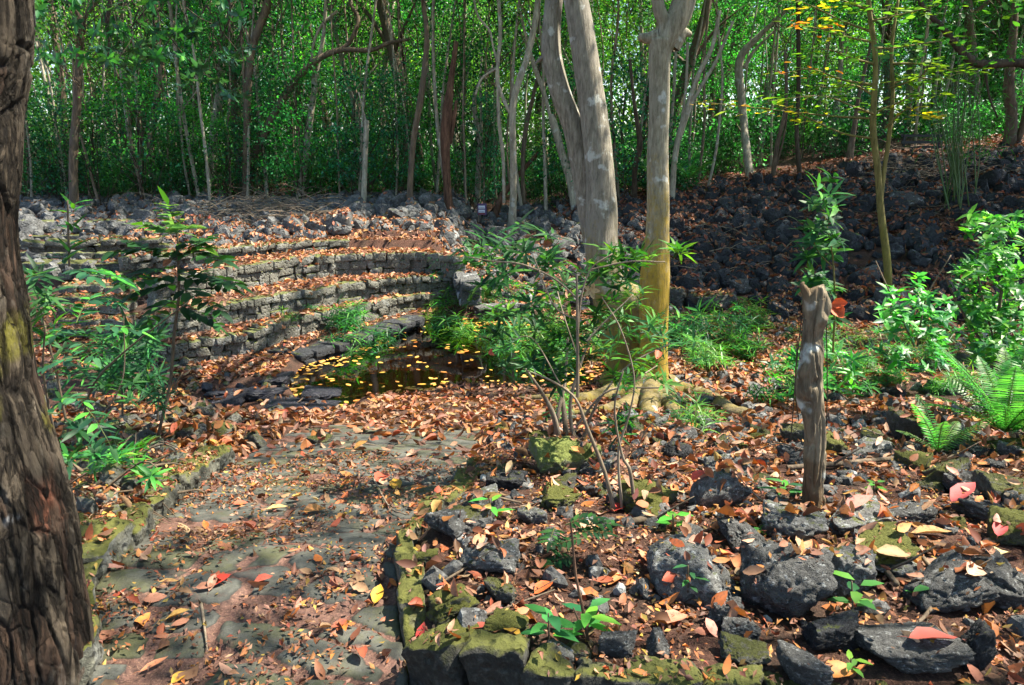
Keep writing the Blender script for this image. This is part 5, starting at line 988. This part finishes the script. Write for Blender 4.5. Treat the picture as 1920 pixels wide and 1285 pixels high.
for i, (a, b) in enumerate([(1060, 760), (1040, 790), (1280, 790), (1300, 820), (985, 720), (1010, 725), (960, 700), (1330, 800), (545, 610), (590, 600), (235, 900), (1480, 740), (1430, 760)]):
    g = gnd(a, b); o = link('reed_tuft', TF[i % 4], loc=g); o.scale = [rng.uniform(.5, .9)]*3; o.rotation_euler[2] = i; tag(o, 'small green tuft sprouting from leaf litter near the pond rim', 'plant', 'small tufts near the pond rim')
# ---------------- tree with yellow leaf sprays
def yellowtree():
    g = gnd(1664, 582); Y = g[1]; r = thing('yellow_leaved_tree', tuple(g), 'slim twin stemmed olive tree with flat sprays of yellow and orange leaves on the right', 'tree'); mb = MB()
    def T(ln, yo=0):
        P = wl([(a, b) for a, b, c in ln], Y+yo); mb.add(*tube(P-np.array(g), [mpx(c, P[i])/2 for i, (a, b, c) in enumerate(ln)], len(P)*9, 12, .06, 6, 3))
    T([(1664, 590, 16), (1664, 500, 14), (1652, 400, 13), (1646, 320, 12), (1637, 240, 12), (1641, 150, 10), (1640, 90, 10), (1630, 20, 9), (1625, -60, 8)])
    T([(1650, 390, 9), (1658, 320, 8), (1668, 250, 8), (1674, 180, 7), (1672, 90, 6), (1684, 0, 5)]); cr = MB(); tw = MB()
    YS_ = [((1637, 222), (1560, 218), (1440, 205), (1300, 190), 'y'), ((1640, 215), (1600, 200), (1540, 180), (1440, 190), 'g'), ((1645, 210), (1690, 190), (1720, 175), (1745, 180), 'g'), ((1660, 240), (1700, 205), (1730, 215), (1745, 222), 'y'), ((1640, 160), (1580, 150), (1520, 130), (1470, 138), 'o'), ((1640, 80), (1590, 70), (1540, 55), (1480, 45), 'o'), ((1635, 60), (1580, 40), (1530, 15), (1480, -5), 'y'), ((1640, 180), (1600, 160), (1560, 165), (1530, 160), 'g'),
           ((1632, 40), (1680, 30), (1720, 20), (1760, 10), 'g'), ((1640, 90), (1680, 90), (1740, 80), (1790, 75), 'g'), ((1670, 120), (1720, 120), (1770, 130), (1810, 138), 'g'), ((1640, 120), (1600, 110), (1560, 95), (1520, 90), 'g'), ((1668, 160), (1710, 145), (1760, 150), (1790, 140), 'g'), ((1636, 20), (1590, 5), (1560, -10), (1520, -20), 'g'), ((1670, 165), (1700, 155), (1730, 140), (1750, 110), 'g'), ((1640, 260), (1580, 250), (1500, 215), (1440, 195), 'y')]
    for q in YS_:
        yo = rng.uniform(-1.2, .8); P = np.array([at_y(a, b, Y+yo*i/3) for i, (a, b) in enumerate(q[:4])])-np.array(g); mb.add(*tube(P, [.022, .014, .009, .004], 18, 6)); S = spline(P, 26)
        cols = {'y': [(.55, .5, .03), (.4, .5, .04), (.6, .42, .03), (.18, .35, .04)], 'g': [(.12, .3, .04), (.07, .2, .03), (.2, .35, .04)], 'o': [(.6, .3, .04), (.6, .2, .04), (.35, .38, .05), (.12, .28, .04)]}[q[4]]
        for i, c in enumerate(S[6:]):
            m = 2; a = rng.uniform(0, 6.28, m); Pn = c+rng.normal(size=(m, 3))*[.16, .25, .05]; D = np.stack([np.cos(a), np.sin(a), rng.normal(size=m)*.12], -1); far = i/20
            cc = pick(cols, m) if far > .25 or q[4] == 'g' else pick([(.12, .28, .04)], m); leaves(cr, Pn, D, np.tile([0, 0, 1.], (m, 1))+rng.normal(size=(m, 3))*.22, rng.uniform(.13, .22, m), .075, cc, OVATE, .12, -.1)
    for q in range(9):
        c = np.array([rng.uniform(-1.6, 1.6), rng.uniform(-1.5, 1.5), rng.uniform(4, 6.5)]); m = 60; leaves(cr, c+rng.normal(size=(m, 3))*[.5, .5, .12], rdir(m, 0, .2), rdir(m, 2), .16, .07, pick(GRN+BRT, m), OVATE, .1)
    link('trunk', mb.mesh('trunk', M_OLIVE), r); link('crown', cr.mesh('crown', mat_leaf('yellowing_leaf', .5, .5, .0, (1.5, 1.4, .5))), r)
yellowtree()
# overhanging branch with bluish leaves at the upper left
def overhang():
    Y = 9.5; g = at_y(205, 150, Y); g[2] = H1(-7, Y); g[0] = -7.6; r = thing('overhanging_tree', tuple(g), 'tree whose dark twiggy branches and blue green leaves hang into the upper left', 'tree'); mb = MB(); cr = MB()
    G = np.array(g); L0 = [[(-260, 600, 40), (-240, 300, 36), (-200, 60, 30), (-150, -120, 24)], [(-200, 60, 20), (0, -60, 14), (190, -30, 9), (200, 50, 7), (208, 110, 5), (225, 150, 3)], [(190, -30, 8), (300, -40, 7), (420, -10, 5), (430, 60, 3)]]
    for ln in L0: P = wl([(a, b) for a, b, c in ln], Y); mb.add(*tube(P-G, [mpx(c, P[i])/2 for i, (a, b, c) in enumerate(ln)], 30, 10, .1, 5))
    for q in range(70):
        a, b = rng.uniform(150, 470), rng.uniform(-40, 70); p = PK(a, b, Y, .5)-G; e = p+[rng.normal()*.25, rng.normal()*.2, -rng.uniform(.15, .7)]; cr.add(*tube([p, (p+e)/2+rng.normal(size=3)*.06, e], [.008, .005, .002], 6, 4), mi=1)
        if rng.random() < .75: rosette(cr, e, [rng.normal()*.4, rng.normal()*.3, -.6], 9, .15, .055, [(.04, .1, .07), (.05, .13, .09), (.03, .1, .04)], .3, OVATE)
    for q in range(60): rosette(cr, PK(rng.uniform(40, 470), rng.uniform(-30, 120), Y, .7)-G, [rng.normal(), rng.normal(), .2], 8, .13, .05, GRN+[(.04, .1, .07)], .2, OVATE)
    link('trunk', mb.mesh('trunk', M_DARKB), r); link('crown', cr.mesh('crown', [M_GLOSS, M_DARKB]), r)
overhang()
# bamboo clump
def bamboo():
    g = gnd(1795, 392); Y = g[1]; r = thing('bamboo_clump', tuple(g), 'fan shaped clump of thin green bamboo canes on the dark bank', 'bamboo'); G = np.array(g)
    for i in range(26):
        e = at_y(rng.uniform(1745, 1835), rng.uniform(60, 200), Y)-G; b = np.array([rng.normal()*.16, rng.normal()*.14, 0]); e[1] = rng.normal()*.4; mb = MB(); mb.add(*tube([b, b*.6+e*.4+rng.normal(size=3)*.04, e], [.014, .012, .004], 14, 6)); o = link('cane', mb.mesh('cane', M_CANE), r)
    mb = MB(); m = 1500; P = np.stack([rng.normal(size=m)*.42, rng.normal(size=m)*.4, rng.uniform(1.0, 4.2, m)], -1); leaves(mb, P, rdir(m, -.6), rdir(m), .16, .018, pick([(.03, .12, .02), (.05, .18, .03)], m), LANCE); link('foliage', mb.mesh('foliage', M_LEAF), r)
M_CANE = mat_flat('green_cane', (.06, .12, .03), .4); bamboo()
# ---------------- the broken snag
def snag():
    g = gnd(1525, 948); Y = g[1]; r = thing('tree_stump', tuple(g), 'tall broken grey brown snag with knots and a jagged dark top standing among the boulders', 'stump'); G = np.array(g)
    ln = [(1525, 962, 50), (1524, 900, 42), (1528, 840, 42), (1526, 780, 46), (1518, 725, 56), (1519, 680, 52), (1526, 630, 46), (1527, 590, 44), (1528, 560, 44), (1524, 545, 34)]
    P = wl([(a, b) for a, b, c in ln], Y)-G; rad = [mpx(c*.88, P[i]+G)/2 for i, (a, b, c) in enumerate(ln)]; V, f = tube(P, rad, 240, 96, 0)
    n = len(P); ax = np.stack([np.interp(V[:, 2], P[:, 2], P[:, k]) for k in range(3)], -1); d = V-ax; d[:, 2] = 0; l = np.linalg.norm(d, axis=1)[:, None]+1e-6; d /= l
    gr = vnoise(V*np.array([34, 34, 5])+3, 3); kn = fbm(V*np.array([9, 9, 6]), 4, 5); disp = .006*fbm(V*np.array([60, 60, 12]), 3, 2)-.012*(1-sm(0, .2, np.abs(gr)))+.018*kn
    for (a, b, rr, dp) in [(1508, 762, .03, -.03), (1500, 700, .035, .022), (1536, 640, .05, -.025), (1545, 600, .03, .02), (1530, 720, .022, -.03), (1508, 590, .03, .012)]:
        c = at_y(a, b, Y-.05)-G; disp += dp*np.exp(-((V-c)**2).sum(1)/(rr*rr))
    V = V+d*disp[:, None]; top = V[:, 2] > P[-1, 2]-.05; V[:, 2] += top*.035*vnoise(V*40, 6)
    mb = MB(); mb.add(V, f); Q = wl([(1518, 565), (1509, 545), (1504, 535), (1507, 529)], Y-.02)-G; mb.add(*tube(Q, [.02, .017, .012, .004], 20, 10, .3, 30))
    Q = wl([(1540, 600), (1550, 575), (1548, 550)], Y-.03)-G; mb.add(*tube(Q, [.02, .02, .006], 16, 10, .3, 30))
    link('trunk', mb.mesh('trunk', M_SNAG), r); mb = MB()
    for ln in ([(1498, 790), (1491, 730), (1496, 660), (1504, 590)], [(1550, 800), (1551, 700), (1549, 600), (1546, 560)], [(1482, 830), (1488, 760), (1495, 640)]): mb.add(*tube(wl(ln, Y-.03)-G, [.0025]*len(ln), 16, 5))
    link('vine', mb.mesh('vine', M_DARKB), r)
M_SNAG = mat_bark('weathered_snag', (.085, .068, .048), (.31, .25, .17), (.12, .08, .045), None, None, 9, .7, 1); snag()
p = at_y(1562, 572, 3.32); mb = MB(); leaves(mb, np.zeros((1, 3)), np.array([[.3, -.5, -.6]]), np.array([[-.3, -1, .3]]), .085, .06, (.65, .12, .04), LEAF, 1.1, .4); leaves(mb, np.array([[-.01, 0, .0]]), np.array([[.8, -.3, .1]]), np.array([[0, -1, .5]]), .07, .05, (.6, .1, .03), LEAF, 1., .4); tag(link('hanging_leaf', mb.mesh('hanging_leaf', M_DEAD), loc=p), 'curled orange red leaf caught at the top right of the snag', 'leaf')
p = at_y(1108, 545, 3.9); mb = MB()
for a in range(5): leaves(mb, np.zeros((1, 3)), np.array([[math.cos(a*1.26), -.3, math.sin(a*1.26)]]), np.array([[0, -1, .2]]), .05, .03, (.65, .45, .25), OVATE, .4)
tag(link('hanging_leaf', mb.mesh('hanging_leaf', M_DEAD), loc=p), 'pale star shaped dead leaf caught on a twig of the centre shrub', 'leaf')
for (a, b, c, lb) in [(925, 662, (.5, .08, .06), 'small red dead leaf hanging in the left twigs of the centre shrub'), (1062, 545, (.3, .15, .08), 'brown curled leaf hanging in the middle of the centre shrub'), (1235, 657, (.55, .12, .06), 'red leaf hanging before the mossy trunk'), (1018, 462, (.3, .1, .06), 'dark red brown leaf lying on top of the shrub leaves'), (322, 488, (.3, .12, .06), 'brown dead leaf caught in the left sapling')]:
    p = at_y(a, b, 5. if a < 400 else 3.9); mb = MB(); leaves(mb, np.zeros((1, 3)), rdir(1), np.array([[0, -1, .4]]), .07, .045, c, LEAF, 1.1, .3); tag(link('hanging_leaf', mb.mesh('hanging_leaf', M_DEAD), loc=p), lb, 'leaf')
# ---------------- sticks, brushwood, sign, bench
def stick(pts, wpx, lab, mat=M_TWIG, group=None, name='fallen_branch', lift=.03):
    P = np.array([gnd(a, b)+[0, 0, lift] for a, b in pts]); g = P[0].copy(); rad = [mpx(wpx*(1-.4*i/len(P)), P[i])/2 for i in range(len(P))]; mb = MB(); mb.add(*tube(P-g, rad, len(P)*8, 8, .15, 15))
    if len(P) > 2: e = P[1]-g; mb.add(*tube([e, e+[.06, -.04, .07], e+[.15, -.03, .12]], [rad[1]*.5, rad[1]*.35, .002], 6, 5))
    return tag(link(name, mb.mesh(name, mat), loc=g), lab, 'branch', group)
stick([(1475, 887), (1560, 880), (1620, 874), (1680, 868)], 12, 'fallen branch lying level behind the snag foot', M_BROWN)
stick([(1750, 890), (1780, 868), (1808, 848)], 9, 'short stick pointing up to the large fern', M_BROWN)
stick([(610, 752), (650, 750), (700, 742)], 6, 'thin bleached stick floating at the near pond edge', M_TWIG)
stick([(700, 905), (730, 960), (760, 975)], 4, 'thin twig on the far part of the path')
stick([(830, 1105), (880, 1075), (930, 1050)], 5, 'dry twig lying beside the twin topped rock', M_BROWN)
stick([(1640, 1065), (1660, 1085), (1680, 1110)], 14, 'short thick stick between the lower right boulders', M_BROWN)
stick([(1730, 1060), (1760, 1110), (1740, 1160), (1700, 1200)], 9, 'crooked branch bending down beside the dark porous boulder', M_BROWN)
stick([(1180, 990), (1230, 985), (1300, 1000)], 14, 'half buried root across the litter behind the angular boulder', M_BROWN)
stick([(880, 1180), (960, 1150), (1040, 1120)], 4, 'long thin twig slanting over the front of the bed', M_BROWN)
for i in range(34):
    y = rng.uniform(2.4, 8.5); x = rng.uniform(-.55, .62)*y
    if i > 20: x = rng.uniform(.05, .6)*y
    a = rng.uniform(0, 6.28); P = [np.array([x+t*math.cos(a)*.35, y+t*math.sin(a)*.3, 0]) for t in (0, .5, 1)]
    for p in P: r_ = drop(p[0]+rng.normal()*.01, p[1], 1.2); p[2] = (r_[0][2] if r_ and r_[0][2] < .6 else H1(p[0], p[1]))+.012
    mb = MB(); g = P[0].copy(); mb.add(*tube(np.array(P)-g, [.006, .005, .002], 12, 5, .2, 30)); tag(link('twig', mb.mesh('twig', [M_TWIG, M_BROWN][i % 2]), loc=g), 'thin dry twig dropped on the leaf litter', 'twig', 'dry twigs on the ground')
def brush(x0, x1, y0, y1, n, lab, mat, hz=.35, L=.6):
    g = gnd((x0+x1)/2, (y0+y1)/2); mb = MB()
    for i in range(n):
        p = gnd(rng.uniform(x0, x1), rng.uniform(y0, y1))-g+[0, 0, rng.uniform(.0, hz)]; a = rng.normal()*.5+(0 if rng.random() < .5 else 3.14); l = L*rng.uniform(.5, 1.6); d = np.array([math.cos(a), math.sin(a)*.6, rng.normal()*.25])*l
        mb.add(*tube([p, p+d*.5+rng.normal(size=3)*.06, p+d+[0, 0, -.08]], [.009*rng.uniform(.5, 1.5), .006, .002], 7, 4))
    if n < 130: return tag(link('dead_twig_litter', mb.mesh('dead_twig_litter', mat), loc=g), kind='stuff')
    return tag(link('brushwood_heap', mb.mesh('brushwood_heap', mat), loc=g), lab, 'brushwood')
brush(395, 600, 388, 430, 330, 'tangled heap of dry grey brown twigs above the terraces', M_TWIG)
brush(60, 330, 352, 395, 90, 'scattered dead twigs on the rock heap at the left', M_TWIG, .2)
brush(1640, 1850, 292, 350, 260, 'heap of grey dead twigs below the bench on the dark bank', M_TWIG)
brush(1480, 1900, 320, 440, 120, 'loose dead branches strewn over the upper dark bank', M_BROWN, .25)
brush(1260, 1480, 430, 540, 46, 'few dead branches lying on the lower dark bank', M_TWIG, .25)
brush(130, 300, 860, 960, 60, 'dry twigs tangled behind the left kerb', M_BROWN, .06, .25)
# vertical thin stems and hanging vines at the wood edge
def boxm(mb, c, s, col=None):
    V = np.array([[x, y, z] for x in (-1, 1) for y in (-1, 1) for z in (-1, 1)])*np.array(s)/2+np.array(c); mb.add(V, np.array([[0, 1, 3, 2], [4, 6, 7, 5], [0, 4, 5, 1], [2, 3, 7, 6], [0, 2, 6, 4], [1, 5, 7, 3]]), col); return mb
g = gnd(901, 418); r = thing('small_sign', tuple(g), 'tiny purple and white notice board on a post before the wood', 'sign'); k = mpx(1, g); top = mpx(418-384, g)
link('post', boxm(MB(), (-4*k, .012, top*.45), (2.4*k, .02, top*.9)).mesh('post', M_TWIG, False), r)
link('board', boxm(MB(), (3*k, 0, top-9*k), (17*k, .015, 21*k)).mesh('board', mat_flat('purple_board', (.1, .06, .16)), False), r)
for q, zz in enumerate((top-5*k, top-12.5*k)):
    link('white_panel', boxm(MB(), (2.4*k, -.0115, zz), (12*k, .006, 5.4*k)).mesh('white_panel', mat_flat('white_panel', (.75, .75, .85)), False), r)
link('red_panel', boxm(MB(), (2.4*k, -.0115, top-17.2*k), (12*k, .006, 2.6*k)).mesh('red_panel', mat_flat('red_panel', (.25, .06, .07)), False), r)
mb = MB()
for i in range(7): boxm(mb, (2.4*k+(i-3)*1.4*k, -.016, top-6.2*k+(i % 2)*.8*k), (1.0*k, .003, .8*k)); boxm(mb, (2.4*k+(i-3)*1.4*k, -.016, top-13.7*k+(i % 3)*.5*k), (1.0*k, .003, .8*k))
link('lettering', mb.mesh('lettering', mat_flat('dark_ink', (.03, .02, .06)), False), r)
p = at_y(1735, 277, 19.6); g = np.array([p[0], p[1], H1(p[0], p[1])]); r = thing('park_bench', tuple(g), 'dark plank bench on the right bank top between yellow tree and bamboo', 'bench'); k = mpx(1, p); mb_ = mat_flat('dark_bench_wood', (.02, .022, .025)); W_ = 78*k; z0 = p[2]-g[2]
for nm, zz, hh, yy_, dd in (('back_plank', z0+22*k, 5*k, .25, .04), ('back_plank', z0+10*k, 5*k, .2, .04), ('seat', z0+1*k, 4*k, -.05, .42)): link(nm, boxm(MB(), (0, yy_, zz), (W_, dd, hh)).mesh(nm, mb_, False), r)
for sx in (-1, 1):
    link('leg', boxm(MB(), (sx*W_*.42, -.18, z0/2-.02), (.06, .06, max(.1, z0+.04))).mesh('leg', mb_, False), r); link('leg', boxm(MB(), (sx*W_*.42, .24, (z0+24*k)/2), (.055, .055, z0+24*k)).mesh('leg', mb_, False), r)
